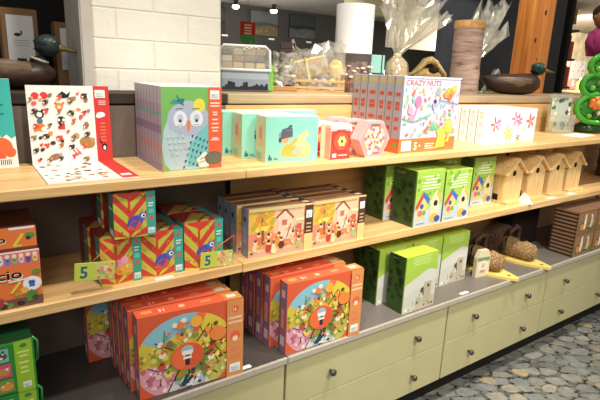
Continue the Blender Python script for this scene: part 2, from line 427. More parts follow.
for k in range(5):
    a = carton(.5, .02, .34, (244, 238, 222)); f = front(a, .5, .02, .34)
    f.dots(26, [(230, 180, 120), (200, 214, 190), (240, 210, 200), (214, 120, 80), (120, 150, 130)], (.03, .08))
    tag(a.obj('poster', MATTE, None, (7.75+k*.62, 5.149, 1.62)), 'pale flecked poster on the lit far wall, %s of the row' % (['leftmost', 'second from left', 'middle', 'fourth from left', 'rightmost'][k]), 'poster', 'posters on the lit far wall')

# ================================================================== SHELVING
struct(MB().box((3.02, 1.85, .96), (4.16, .02, .89)), 'wall_back', BEECH_BACK)
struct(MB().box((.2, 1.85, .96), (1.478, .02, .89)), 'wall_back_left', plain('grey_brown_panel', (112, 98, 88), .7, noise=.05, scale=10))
for n_, x in enumerate((.95, 2.95, 4.3)): struct(MB().box((x, 1.8375, .85), (.02, .005, .67)), 'trim_upright_%d' % (n_+1), BLACK)
def shelf_board(x0, x1, z, th, lab, bx):
    t = MB().box(((x0+x1)/2, 1.6425, z-th/2), (x1-x0, .385, th), bev=.003).obj('shelf_board', BEECH)
    tag(t, lab, 'shelf', 'beech shelf boards')
    for x in bx: MB().prism([(x-.004, z-th-.06), (x+.004, z-th-.06), (x+.004, z-th), (x-.004, z-th)], 1.70, 1.832, (30, 28, 26)).obj('bracket', MATTE, t)
shelf_board(-.5, .818, ZT, .03, 'top shelf board at the left, carrying the owl boxes', ())
shelf_board(.820, 2.95, ZT, .03, 'top shelf board in the middle, carrying the game boxes', (.95,))
shelf_board(2.952, 5.1, ZT, .03, 'top shelf board at the right end, under the green toy', (4.3,))
shelf_board(-.5, .808, ZM, .034, 'lower shelf board at the left, carrying the zigzag cubes', ())
shelf_board(.810, 2.95, ZM, .036, 'lower shelf board in the middle, carrying treehouse puzzles and green kits', (.95,))
shelf_board(2.952, 5.1, ZM, .034, 'lower shelf board at the right end, under the last birdhouses', (4.3,))

# counter tops and drawer cabinets
for x0, x1, lab in ((-.6, .9585, 'grey laminate counter top at the left, coloured darker for shade, under the owl books side'), (.9615, 5.0, 'grey laminate counter top running right over the khaki drawers')):
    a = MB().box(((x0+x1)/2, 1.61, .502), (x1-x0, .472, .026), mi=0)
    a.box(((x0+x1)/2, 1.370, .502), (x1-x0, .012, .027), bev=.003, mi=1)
    tag(a.obj('counter_top', [LAMINATE if x0 > 0 else LAMINATE_SHADED, LIP]), lab, 'counter')
def cabinet(x0, x1, lab):
    t = empty('drawer_cabinet', ((x0+x1)/2, 1.6, 0), 0, lab, 'cabinet', 'khaki drawer cabinets under the counter')
    w = x1-x0
    MB().box((0, .01, .285), (w-.004, .42, .404)).obj('carcass', CARCASS, t)
    MB().box((0, .06, .0015), (w, .36, .163)).obj('plinth', KICK, t)
    for z0, z1 in ((.080, .279), (.282, .486)):
        d = MB().box((0, -.209, (z0+z1)/2), (w-.007, .02, z1-z0), bev=.0015).obj('drawer', KHAKI, t)
        for s in (-1, 1):
            k = MB().lathe([(.006, 0), (.006, .012), (.014, .018), (.0145, .026), (.010, .031), (0, .032)], n=16).obj('knob', KNOB, d)
            k.location = (s*w*.268, -.219, (z0+z1)/2-.006); k.rotation_euler = (PI/2, 0, 0)
cabinet(.05, .959, 'leftmost khaki drawer cabinet, mostly out of frame under the shaded left counter')
cabinet(.962, 1.904, 'khaki two-drawer cabinet below the right pumpkin puzzle boxes')
cabinet(1.907, 2.80, 'khaki two-drawer cabinet below the straw nests')
cabinet(2.803, 3.70, 'khaki two-drawer cabinet below the brown brick-pattern boxes')
cabinet(3.703, 4.6, 'khaki drawer cabinet at the far right edge')

# ================================================================== TOP SHELF
# turquoise book at the left edge
w, d, h = .24, .02, .27
a = carton(w, d, h, (236, 232, 220), (236, 232, 220), (52, 176, 164)); f = front(a, w, d, h)
f.poly([(0, 0), (1, 0), (1, .36), (.95, .33), (.9, .38), (.84, .34), (.8, .42), (.74, .38), (.66, .45), (.6, .4), (.5, .46), (.4, .4), (.2, .46), (0, .4)], (244, 238, 228))
f.ell(.82, .24, .11, (236, 96, 40), 1.1); f.ell(.7, .16, .08, (240, 120, 60)); f.ell(.92, .18, .06, (236, 96, 40)); f.ell(.8, .12, .06, (226, 84, 36))
f.rect(.78, .03, .94, .11, (240, 236, 228))
for k in range(6): f.rect(.8+k*.022, .04, .81+k*.022, .1, (60, 50, 46))
for k in range(4): f.rect(.62, .6+k*.05, .9-.05*(k % 2), .62+k*.05, (30, 120, 116))
o = a.obj('activity_book', PRINT); x, y, r = place((-.055, 1.745), w, d, 4)
o.location = (x, y, ZT); o.rotation_euler = (math.radians(-6), 0, r)
tag(o, 'turquoise activity book with torn white border leaning at the left edge', 'book')

# sticker sheet booklet standing open
t = empty('sticker_booklet', (.224, 1.775, ZT), math.radians(-1), 'white sticker booklet with red margin propped open on the top shelf', 'booklet')
W, H, D = .248, .252, .30
stick = [(222, 60, 40), (236, 130, 50), (60, 54, 50), (226, 150, 60), (120, 160, 90), (150, 110, 70), (210, 90, 90), (90, 90, 96)]
a = MB(); a.box((W/2, 0, H/2), (W, .003, H), (238, 234, 226)); f = Art(a, (0, -.0015, 0), (1, 0, 0), (0, 0, 1), W, H)
f.rect(.80, 0, 1, 1, (206, 46, 38)); f.logo(.82, .85, .95, .95); f.ell(.88, .63, .035, (240, 240, 240), 1.6); f.ell(.85, .61, .025, (240, 240, 240), 1.4)
for k in range(3): f.rect(.86, .76+k*.022, .95, .77+k*.022, (240, 200, 190))
for k in range(6): f.rect(.86, .28+k*.045, .93, .3+k*.045, (226, 110, 80))
f.ell(.9, .2, .05, (30, 28, 30), .7); f.ell(.9, .19, .03, (235, 235, 235), .6); f.poly([(.86, .24), (.83, .32), (.88, .26)], (30, 28, 30))
# individual stickers: butterfly bird, crow, cat, fox, beaver ...
f.ell(.10, .87, .045, (222, 44, 40), 1, .4); f.ell(.20, .875, .045, (222, 44, 40), 1, -.4); f.ell(.155, .85, .02, (250, 240, 220)); f.ell(.155, .82, .022, (236, 150, 60))
f.poly([(.36, .88), (.42, .93), (.47, .89), (.52, .93), (.49, .85), (.42, .84)], (34, 34, 38))
f.ell(.13, .64, .05, (70, 66, 66), 1.1); f.ell(.13, .64, .032, (240, 236, 230), 1); f.ell(.1, .69, .018, (60, 60, 60)); f.ell(.17, .69, .018, (60, 60, 60)); f.ell(.13, .56, .035, (80, 110, 120))
f.ell(.37, .74, .045, (230, 140, 60), 1.1); f.ell(.37, .73, .02, (250, 230, 200)); f.ell(.33, .78, .016, (214, 110, 50)); f.ell(.42, .78, .016, (214, 110, 50))
f.ell(.14, .48, .05, (232, 120, 44), 1); f.ell(.17, .46, .03, (250, 240, 226)); f.poly([(.06, .42), (.04, .5), (.12, .45)], (232, 120, 44))
f.ell(.38, .57, .045, (48, 44, 46), 1.1); f.ell(.35, .57, .018, (240, 240, 236)); f.ell(.41, .57, .018, (240, 240, 236)); f.rect(.34, .45, .42, .53, (206, 50, 44))
f.ell(.68, .27, .075, (172, 128, 70), 1.3, -.3); f.ell(.75, .3, .03, (186, 144, 90)); f.ell(.55, .36, .04, (190, 160, 110)); f.ell(.6, .7, .02, (236, 140, 60), 1.5)
f.ell(.27, .1, .04, (150, 110, 90), 1.8, .3); f.ell(.34, .13, .02, (220, 150, 130)); f.line(.5, .18, .56, .1, .012, (200, 60, 50)); f.line(.53, .2, .6, .12, .012, (200, 60, 50)); f.ell(.57, .14, .02, (220, 90, 70))
for u, v, c in ((.12, .35, 2), (.24, .4, 3), (.26, .28, 2), (.37, .3, 2), (.55, .84, 4), (.5, .78, 4), (.52, .52, 3), (.66, .87, 1), (.7, .82, 5), (.62, .6, 6), (.68, .52, 6), (.08, .78, 6), (.2, .78, 1), (.12, .26, 0), (.47, .66, 4), (.72, .68, 5), (.13, .2, 2), (.6, .9, 6), (.27, .88, 5), (.45, .42, 6)):
    f.ell(u, v, random.uniform(.014, .026), stick[c], 1.3, random.uniform(0, 3), 9); f.ell(u+.02, v+.015, .01, stick[(c+3) % 8], 1, 0, 6)
for q in range(30):
    u, v = .06+.15*(q % 5)+random.uniform(-.03, .03), .06+.155*(q//5)+random.uniform(-.04, .04); c = stick[(q*5+q//3) % 8]
    f.ell(u, v, random.uniform(.018, .032), c, 1.4, random.uniform(0, 3), 9); f.ell(u+.025, v+.02, .014, stick[(q+2) % 8]); f.ell(u-.02, v-.012, .011, (246, 236, 222))
up = a.obj('upright_page', PRINT, t); up.rotation_euler = (math.radians(-4), math.radians(0), 0)
a = MB(); a.box((W/2, -D/2, .0025), (W, D, .004), (236, 230, 222)); f = Art(a, (0, -D, .0045), (1, 0, 0), (0, 1, 0), W, D)
f.rect(.80, 0, 1, 1, (206, 46, 38)); f.logo(.83, .1, .95, .2, (60, 60, 60))
for _ in range(34):
    u, v = random.uniform(.05, .7), random.uniform(.06, .94); f.ell(u, v, random.uniform(.012, .03), random.choice(stick), 1.6, random.uniform(0, 3), 8)
a.obj('base_page', PRINT, t)

# owl books
w, h = .206, .266
ds = [.034]*7+[.02]; y = 1.524
a = carton(w, .034, h, (170, 156, 172), (240, 236, 226), (118, 180, 92)); f = front(a, w, .034, h)
f.rect(0, .0, 1, .14, (232, 96, 44)); f.ell(.5, .3, .52, (120, 176, 96), 1.0)
owl = (150, 188, 190)
f.clip = (0, .01, .77, 1)
f.ell(.46, .3, .54, (176, 200, 206), .66); f.poly([(.12, .5), (.76, .5), (.74, .72), (.64, .82), (.4, .84), (.2, .76)], (172, 182, 198)); f.ell(.44, .62, .21, (172, 182, 198), 1.3)
f.ell(.62, .78, .085, (228, 212, 70), .9); f.poly([(.22, .84), (.34, .78), (.38, .86), (.3, .86)], (34, 120, 130)); f.line(.24, .9, .36, .78, .018, (40, 130, 120))
f.poly([(.2, .86), (.14, .8), (.3, .8)], (60, 150, 140))
f.poly([(.76, .56), (.77, .2), (.6, .04), (.4, .04), (.46, .3), (.6, .46)], (118, 190, 190))
for u in (.3, .57): f.ell(u, .62, .1, (222, 228, 232), .85); f.ell(u, .63, .05, (186, 198, 210), .8); f.ell(u, .60, .022, (70, 72, 84), .8); f.rect(u-.06, .53, u+.05, .535, (60, 60, 70)); f.rect(u-.05, .55, u+.04, .555, (60, 60, 70)); f.line(u-.07, .74, u+.05, .745, .008, (70, 70, 80))
f.poly([(.40, .60), (.47, .60), (.46, .5), (.43, .47), (.41, .5)], (238, 120, 40))
for k in range(26):
    i, j = k % 5, k//5
    u, v = .48+i*.065-.03*j, .42-j*.075-.02*i
    f.poly([(u, v), (u+.045, v+.012), (u+.012, v-.035)], random.choice([(38, 70, 90), (40, 110, 120), (60, 140, 150)]))
for k in range(14): f.ell(.1+.08*(k % 4)+.02*(k//4), .42-.07*(k//4), .018, random.choice([(196, 210, 200), (190, 210, 206), (214, 180, 170), (160, 196, 190)]), 1.1)
f.poly([(.56, .12), (.7, .22), (.77, .18), (.77, .03), (.62, .02)], (240, 232, 214)); f.line(.62, .12, .74, .16, .01, (60, 110, 130)); f.line(.6, .08, .7, .1, .01, (200, 80, 60))
f.clip = (0, 0, 1, 1)
f.rect(.77, 0, 1, 1, (232, 92, 46)); f.logo(.8, .855, .96, .96)
for k, (vv, ww) in enumerate(((.80, .16), (.765, .16), (.69, .08), (.66, .08), (.6, .1), (.55, .12), (.5, .13), (.46, .1), (.37, .1), (.35, .14))): f.rect(.885-ww/2, vv, .885+ww/2, vv+.016, (248, 222, 206))
f.ell(.86, .13, .085, (98, 98, 84), 1.45); f.ell(.86, .13, .075, (112, 112, 96), 1.45)
l = left(a, w, .034, h)
l.rect(0, .8, 1, 1, (186, 176, 186)); l.rect(.1, .45, .9, .55, (140, 120, 150)); l.rect(.1, .66, .9, .7, (120, 170, 160)); l.rect(.1, .25, .9, .32, (190, 140, 140)); l.rect(0, 0, .08, 1, (96, 84, 104)); l.rect(0, 0, 1, .1, (150, 140, 170))
first = None
for k in range(8):
    dd = ds[k]
    lab = 'owl-covered craft box, %s of the row standing beside the sticker booklet' % ORD[k] if k else 'front owl-covered craft box, pale blue owl on green with orange strip'
    x, yy, r = place((.557+.002*k, y), w, .034, .8)
    if k == 0: first = a.obj('craft_box', PRINT, None, (x, yy, ZT), r); tag(first, lab, 'box', 'owl craft boxes on the top shelf')
    else: o = copy_obj(first, (x, yy, ZT), r, lab)
    y += dd+.003

# mint game boxes
w, d, h = .215, .092, .167
def mint():
    a = carton(w, d, h, (216, 214, 168), (190, 222, 200), (140, 212, 188)); f = front(a, w, d, h)
    f.poly([(.18, .92), (.75, .92), (.75, .93), (.18, .93)], (170, 222, 204))
    f.text('6', .42, .1, .62, (240, 172, 70)); f.ell(.42, .3, .11, (240, 176, 72), 1.2); f.rect(.29, .12, .5, .3, (240, 176, 72)); f.ell(.36, .5, .09, (236, 160, 110), 1)
    f.poly([(.28, .5), (.5, .56), (.5, .72), (.44, .82), (.4, .76), (.3, .72), (.26, .6)], (92, 96, 108)); f.ell(.46, .79, .03, (92, 96, 108), 1.3)
    f.rect(.24, .44, .29, .54, (70, 74, 84)); f.rect(.24, .56, .28, .64, (150, 140, 140)); f.line(.36, .7, .5, .7, .02, (120, 124, 130))
    f.text('6', .56, .1, .85, (236, 212, 120)); f.ell(.7, .3, .16, (232, 216, 130), .75); f.ell(.72, .36, .12, (238, 226, 150), .8); f.line(.7, .46, .77, .62, .05, (240, 228, 160)); f.ell(.78, .62, .04, (240, 228, 160), 1.2); f.line(.66, .44, .62, .6, .03, (240, 220, 140))
    f.ell(.62, .22, .1, (226, 180, 150), .8); f.dots(10, [(250, 240, 190), (226, 190, 120)], (.012, .025), (.55, .15, .8, .45))
    f.rect(.05, .05, .12, .12, (60, 110, 106)); f.rect(.06, .12, .09, .17, (60, 110, 106)); f.rect(.15, .06, .24, .075, (70, 120, 114)); f.rect(.15, .09, .22, .105, (70, 120, 114))
    l = left(a, w, d, h); l.rect(.05, .05, .95, .95, (204, 212, 160)); l.rect(.3, .35, .7, .8, (232, 190, 130)); l.rect(.35, .5, .6, .75, (226, 130, 130)); l.rect(.1, .04, .6, .2, (150, 200, 176))
    tt = top(a, w, d, h); tt.rect(.06, .2, .6, .8, (216, 230, 206)); tt.rect(.1, .35, .5, .5, (120, 180, 160)); tt.rect(.65, .25, .9, .75, (170, 216, 190))
    return a
mo = None
for bl, deg, lab in (((.943, 1.535), -8, 'front mint green number game box with a horse and bright 6'), ((.905, 1.642), -5, 'mint green number game box second back, left of the front one'), ((.876, 1.742), -2, 'mint green number game box rearmost, furthest left near the ledge')):
    x, y, r = place(bl, w, d, deg)
    if mo is None: mo = mint().obj('number_game_box', PRINT, None, (x, y, ZT), r); tag(mo, lab, 'box', 'mint number game boxes')
    else: copy_obj(mo, (x, y, ZT), r, lab)
o = copy_obj(mo, (1.212, 1.787, ZT), math.radians(0), 'mint green number game box at the back, hidden behind the front one')

# red flower boxes
w, d, h = .098, .07, .135
a = carton(w, d, h, (240, 220, 196), (244, 226, 214), (220, 66, 46), .004); f = front(a, w, d, h)
f.rect(0, .82, 1, 1, (246, 226, 218)); f.rect(0, 0, 1, .22, (214, 50, 44)); f.ell(.5, .54, .34, (206, 44, 34), 1); f.ell(.52, .52, .27, (232, 84, 50))
for k in range(6): f.ell(.56+.13*math.cos(k*PI/3), .52+.095*math.sin(k*PI/3), .06, (246, 214, 120))
f.ell(.56, .52, .05, (120, 90, 40)); f.rect(.1, .06, .3, .17, (240, 230, 214)); f.rect(.4, .1, .85, .13, (250, 200, 190)); f.rect(.05, .84, .95, .87, (230, 150, 140))
l = left(a, w, d, h); l.rect(.1, 0, .45, 1, (252, 244, 228)); l.rect(.5, .0, .95, .9, (236, 170, 150))
x, y, r = place((1.212, 1.497), w, d, -1)
o = a.obj('flower_craft_box', PRINT, None, (x, y, ZT), r); tag(o, 'small red flower craft box in front, between mint and pink boxes', 'box', 'red flower craft boxes')
x, y, r = place((1.19, 1.60), w, d, -1)
copy_obj(o, (x, y, ZT), r, 'small red flower craft box behind the front red one')
# hexagon boxes
def hexbox():
    a = MB(); R = .084; hh = .146; d = .055
    pts = [(R, hh/2), (R*.5, hh), (-R*.5, hh), (-R, hh/2), (-R*.5, 0), (R*.5, 0)]
    a.prism(pts, -d/2, d/2, (232, 170, 164)); f = Art(a, (-R, -d/2, 0), (1, 0, 0), (0, 0, 1), 2*R, hh)
    f.poly([(.95, .5), (.73, .95), (.27, .95), (.05, .5), (.27, .05), (.73, .05)], (238, 150, 152))
    f.ell(.5, .52, .38, (246, 206, 196)); cols = [(232, 120, 110), (252, 250, 240), (236, 196, 120), (220, 90, 96)]
    for ring, (n, rr, s) in enumerate(((12, .33, .06), (12, .25, .05), (8, .16, .05), (6, .08, .035))):
        for k in range(n):
            t_ = 2*PI*(k+.5*(ring % 2))/n; f.ell(.5+rr*math.cos(t_)*hh/(2*R), .52+rr*math.sin(t_), s, cols[(ring+k % 2*2) % 4], 1, 0, 8)
    f.ell(.5, .52, .04, (240, 200, 90)); f.rect(.3, .08, .42, .2, (250, 246, 240)); f.rect(.45, .1, .68, .13, (220, 60, 90)); f.rect(.36, .86, .64, .92, (120, 110, 106))
    a.poly([(-R*.4, -d/2+.01, hh+.0004), (R*.4, -d/2+.01, hh+.0004), (R*.4, d/2-.01, hh+.0004), (-R*.4, d/2-.01, hh+.0004)], (196, 186, 178))
    return a
o = hexbox().obj('hexagon_box', PRINT, None, (1.425, 1.508, ZT), 0); tag(o, 'front pink hexagonal box with a flower mandala', 'box', 'pink hexagon boxes')
copy_obj(o, (1.385, 1.585, ZT), 0, 'pink hexagonal box behind the front hexagon')
copy_obj(o, (1.37, 1.66, ZT), 0, 'pink hexagonal box rearmost, tucked behind the second hexagon')

# crazy nuts boxes
w, h = .378, .326
def crazy(d):
    a = carton(w, d, h, (182, 181, 194), (232, 228, 224), (196, 196, 220)); f = front(a, w, d, h)
    f.text('CRAZY NUTS', .04, .885, .095, (232, 84, 24), .60)
    f.rect(0, 0, 1, .19, (244, 120, 50)); f.rect(.05, .03, .21, .165, (250, 244, 236)); f.text('5', .26, .04, .14, (255, 240, 220)); f.text('+', .34, .06, .08, (255, 240, 220))
    f.rect(.45, .1, .62, .115, (255, 224, 196)); f.rect(.45, .07, .6, .085, (255, 224, 196)); f.ell(.72, .11, .025, (255, 240, 220), 1.4); f.rect(.45, .04, .64, .052, (255, 224, 196))
    lf = [(150, 200, 120), (232, 110, 80), (120, 190, 170), (240, 170, 70), (180, 150, 200)]
    f.dots(110, lf, (.01, .024), (.04, .22, .97, .86), 1.8); f.rect(.0, .19, .012, 1, (200, 200, 214))
    for k in range(8): f.line(.02+k*.06, .42+.012*abs(k-3)**1.3, .08+k*.06, .42+.012*abs(k-2)**1.3, .016, (110, 190, 110))
    f.line(.62, .70, .98, .64, .01, (120, 120, 100))
    f.ell(.26, .68, .075, (238, 120, 160), .85); f.ell(.14, .56, .05, (240, 160, 180)); f.ell(.17, .47, .045, (240, 150, 176), 1.2); f.ell(.13, .63, .035, (244, 176, 190)); f.line(.2, .46, .26, .62, .03, (240, 140, 170))
    f.ell(.55, .62, .055, (150, 170, 220), .8); f.ell(.55, .68, .03, (60, 60, 80)); f.ell(.57, .56, .03, (240, 240, 250))
    for u, v, c in ((.78, .82, (250, 170, 50)), (.85, .8, (246, 140, 44)), (.81, .74, (240, 110, 60)), (.88, .86, (250, 190, 60)), (.74, .77, (240, 150, 60))): f.ell(u, v, .05, c, 1, .5)
    f.ell(.84, .35, .1, (248, 222, 60), .9); f.ell(.86, .36, .05, (252, 236, 130), .8); f.poly([(.62, .3), (.72, .26), (.78, .3), (.80, .06), (.62, .04), (.66, .2)], (248, 226, 70)); f.ell(.7, .28, .055, (250, 228, 80), 1.1); f.ell(.68, .29, .008, (60, 50, 40)); f.poly([(.8, .12), (.9, .3), (.86, .12)], (248, 222, 60))
    for k in range(4): f.poly([(.5+k*.045, .3), (.54+k*.045, .38), (.55+k*.045, .31)], (100, 200, 120))
    f.rect(.0, .985, 1, 1, (244, 242, 244))
    l = left(a, w, d, h); l.rect(0, 0, .07, 1, (120, 118, 126)); l.rect(0, 0, 1, .19, (230, 106, 54)); l.ell(.5, .1, .04, (120, 180, 90)); l.rect(.2, .9, .85, .97, (206, 190, 120))
    for v in (.74, .56, .62, .42, .3): l.rect(.25, v, .75, v+.05, (214, 84, 70))
    return a
y = 1.503
for k in range(6):
    d = .072 if k == 3 else .05
    lab = 'front white family game box printed CRAZY NUTS above an orange band' if k == 0 else 'grey-spined family game box, %s in the row behind the big front one' % (ORD[k] if k < 5 else 'rearmost')
    if k in (0, 3): src = crazy(d); o = src.obj('game_box', GLOSSY)
    else: o = copy_obj(thin, (0, 0, 0))
    if k == 0: thin = o
    x, yy, r = place((1.588+.004*k, y), w, d, .8); o.location = (x, yy, ZT); o.rotation_euler = (0, 0, r)
    tag(o, lab, 'box', 'grey-spined family game boxes'); y += d+.003

# white leaf boxes
w, d, h = .47, .048, .181
a = carton(w, d, h, (246, 240, 232), (246, 240, 234), (246, 242, 240)); f = front(a, w, d, h)
for u, v, s, c in tuple((u, v, s*1.7, c) for u, v, s, c in ((.2, .55, .13, (220, 110, 90)), (.26, .6, .09, (214, 150, 190)), (.58, .7, .13, (230, 140, 180)), (.66, .64, .09, (236, 120, 150)), (.88, .62, .13, (236, 120, 110)), (.45, .3, .13, (206, 222, 110)), (.5, .2, .08, (190, 212, 90)), (.66, .14, .07, (230, 130, 70)), (.35, .3, .04, (180, 220, 220)), (.76, .4, .05, (220, 230, 180)), (.36, .7, .03, (240, 200, 160)))):
    for k in range(5): f.ell(u+.6*s*math.cos(k*1.25+.6)*h/w, v+.6*s*math.sin(k*1.25+.6), s*.5, tuple(max(0, q-22+8*k) for q in c), .42, k*1.25+.6-PI/2, 9)
    f.line(u, v, u, v-s*1.3, .015, c)
l = left(a, w, d, h); l.rect(0, 0, .08, 1, (150, 140, 132))
for v in (.2, .5, .72): l.rect(.3, v, .7, v+.12, (240, 206, 196) if v < .6 else (222, 214, 204))
l.rect(.3, .86, .7, .9, (214, 190, 130))
y = 1.548
for k in range(5):
    lab = 'front wide white box with watercolour leaf prints' if k == 0 else 'white leaf-print box, %s of the wide white row' % (ORD[k] if k < 4 else 'rearmost')
    x, yy, r = place((2.244, y), w, d, 0)
    if k == 0: lo = a.obj('leaf_print_box', GLOSSY, None, (x, yy, ZT), r); tag(lo, lab, 'box', 'white leaf print boxes')
    else: copy_obj(lo, (x, yy, ZT), r, lab)
    y += d+.004

# clear acrylic leaflet holder with a card and a loose leaflet
t = empty('leaflet_holder', (3.34, 1.74, ZT), math.radians(-12), 'clear acrylic leaflet holder right of the white leaf boxes', 'holder')
a = MB(); a.box((0, .02, .125), (.2, .004, .25)).box((0, -.03, .06), (.2, .004, .12)).box((0, -.005, .003), (.2, .054, .006)).box((-.1, -.005, .06), (.004, .05, .12)).box((.1, -.005, .06), (.004, .05, .12))
o = a.obj('acrylic_pocket', CLEAR, t)
a = MB(); a.box((0, .010, .117), (.18, .006, .21), (186, 196, 176)); f = Art(a, (-.09, .007, .012), (1, 0, 0), (0, 0, 1), .18, .21)
f.dots(34, [(110, 140, 120), (60, 90, 70), (226, 226, 210), (190, 200, 150), (90, 100, 100)], (.04, .09)); 
tag(a.obj('leaflet', PRINT, None, (3.34, 1.74, ZT+.006), math.radians(-12)), 'green and grey leaflet standing inside the acrylic holder', 'leaflet')
a = carton(.26, .12, .003, (238, 232, 216)); f = top(a, .26, .12, .003); f.rect(.3, .3, .8, .7, (250, 248, 240))
tag(a.obj('paper_slip', MATTE, None, (3.33, 1.60, ZT), math.radians(8)), 'white paper slip lying flat before the acrylic holder', 'paper')

# green toy tree with discs
t = empty('frog_toy', (3.64, 1.70, ZT), math.radians(-35), 'bright green tiered toy with round trays and orange flower at right edge', 'toy')
G1, G2, G3 = (70, 176, 40), (44, 138, 32), (20, 60, 20)
MB().lathe([(0, 0), (.10, 0), (.11, .03), (.05, .07), (.03, .1), (.03, .50), (0, .51)], col=G3, n=20).obj('stand', GLOSSY, t)
for k, (z, rx, rz_, ox) in enumerate(((.165, .15, .095, .01), (.315, .13, .08, .0), (.44, .11, .07, .015))):
    a = MB(); a.ball((ox, -.04, z), (rx*.95, .04, rz_*.95), (54, 152, 36), n=18)
    ring = [(ox+rx*math.cos(q*PI/12), -.07, z+rz_*math.sin(q*PI/12)) for q in range(25)]
    a.tube(ring, .02, 8, G1, cap=False, up=(0, 1, 0))
    p = a.obj('tray', GLOSSY, t)
    a = MB()
    if k == 0:
        for q in range(7): a.ball((ox-.03+.034*math.cos(q*.9), -.092, z+.035+.026*math.sin(q*.9)), .02, (244, 130, 30), n=8)
        a.ball((ox-.03, -.1, z+.035), .02, (250, 180, 50), n=8)
        a.obj('flower', GLOSSY, p)
        a = MB()
        for q in range(5): a.ball((ox-.06+.03*q, -.08, z-.04+.01*((q*7) % 3-1)), .017, [(120, 200, 60), (30, 60, 30), (230, 220, 190), (90, 150, 40), (30, 70, 30)][q], n=8)
        a.obj('bead', GLOSSY, p)
    else:
        for q in range(6): a.ball((ox-.06+.025*q, -.082, z+.018*((q*7) % 3-1)), .019, [(120, 200, 60), (40, 100, 30), (230, 220, 90), (30, 70, 30), (150, 200, 70), (60, 130, 40)][q], n=8)
        a.obj('bead', GLOSSY, p)
# doll above it
t = empty('doll', (3.66, 1.74, ZT+.505), math.radians(-30), 'brown-faced doll in plum and yellow clothes sitting above the green toy', 'doll')
a = MB(); a.tube([(0, 0, .0), (0, 0, .06), (0, 0, .13), (0, 0, .18)], [.06, .075, .07, .03], 12, (150, 44, 96)); a.tube([(-.05, 0, .14), (-.10, -.05, .08), (-.09, -.09, .02)], [.026, .024, .02], 10, (116, 34, 74)); a.obj('torso', MATTE, t)
a = MB(); a.tube([(.04, -.01, .14), (.06, -.07, .1), (.0, -.1, .06)], [.028, .026, .022], 10, (226, 196, 50)); a.obj('sleeve', MATTE, t)
a = MB(); a.ball((0, -.01, .245), (.056, .058, .07), (122, 76, 54), n=16); a.ball((0, -.07, .235), (.012, .012, .014), (112, 66, 46), n=8)
for s in (-1, 1): a.ball((s*.022, -.062, .258), .008, (240, 236, 226), n=8); a.ball((s*.022, -.068, .258), .004, (20, 16, 14), n=8); a.ball((s*.056, -.005, .245), (.01, .014, .018), (116, 70, 50), n=8)
a.ball((0, -.062, .206), (.02, .008, .005), (150, 60, 56), n=8); a.obj('head', MATTE, t)
a = MB(); a.ball((0, .008, .27), (.06, .06, .062), (30, 22, 20), n=14); a.obj('hair', MATTE, t)

# ================================================================== LEDGE
def decoy(loc, rz, label, flip=1, s=1.0, headcol=(36, 66, 62), body=DECOY, k=1.0):
    t = empty('duck_decoy', loc, rz, label, 'decoy')
    a = MB(); X = [-.225, -.20, -.16, -.10, -.02, .06, .12, .16, .18]
    zc = [.085, .075, .062, .055, .052, .055, .06, .068, .075]; rz_ = [.006, .018, .036, .05, .052, .055, .052, .036, .008]; zc = [z*k for z in zc]; rz_ = [z*k for z in rz_]; ry = [.015, .035, .06, .078, .084, .08, .066, .04, .008]
    a.tube([(x*s, 0, z*s) for x, z in zip(X, zc)], [(y*s, z*s) for y, z in zip(ry, rz_)], 18)
    a.obj('body', body, t)
    w = MB()
    for sy in (-1, 1): w.tube([(.09*s, sy*.062*s, .085*s), (0, sy*.076*s, .083*s), (-.1*s, sy*.062*s, .09*s), (-.19*s, sy*.022*s, .1*s)], [(.012*s, .022*s), (.014*s, .035*s), (.012*s, .026*s), (.004*s, .006*s)], 10, (104, 86, 70))
    w.obj('wing', wood('decoy_wing', (96, 78, 60), (138, 116, 92), 'X', 14), t)
    h = MB(); h.tube([(.12*s, 0, .085*s), (.125*s, 0, .12*s), (.135*s, 0, .15*s), (.145*s, 0, .175*s), (.15*s, 0, .20*s), (.15*s, 0, .215*s)], [.042*s, .033*s, .034*s, .042*s, .034*s, .01*s], 14, headcol)
    h.ball((.158*s, 0, .174*s), (.05*s, .04*s, .044*s), headcol, n=14)
    for sy in (-1, 1): h.ball((.182*s, sy*.034*s, .186*s), .006*s, (190, 120, 60), n=8); h.ball((.184*s, sy*.039*s, .186*s), .003*s, (10, 10, 10), n=6)
    h.tube([(.122*s, 0, .112*s), (.125*s, 0, .12*s)], .036*s, 14, (190, 180, 160)); h.obj('head', PRINT, t)
    bk = MB(); bk.tube([(.195*s, 0, .168*s), (.22*s, 0, .163*s), (.25*s, 0, .156*s), (.268*s, 0, .157*s)], [(.020*s, .016*s), (.019*s, .010*s), (.021*s, .006*s), (.012*s, .004*s)], 12, (116, 104, 48)); bk.ball((.2*s, 0, .168*s), (.012*s, .021*s, .017*s), (170, 100, 50), n=10); bk.obj('beak', PRINT, t)
    return t
decoy((.195, 2.00, ZL), math.radians(-6), 'carved mallard duck decoy on the dark ledge at the left', s=.86, headcol=(40, 56, 52))
decoy((3.30, 2.09, ZL), math.radians(-32), 'dark brown duck decoy on the ledge before the pine post', s=1.04, k=1.3)

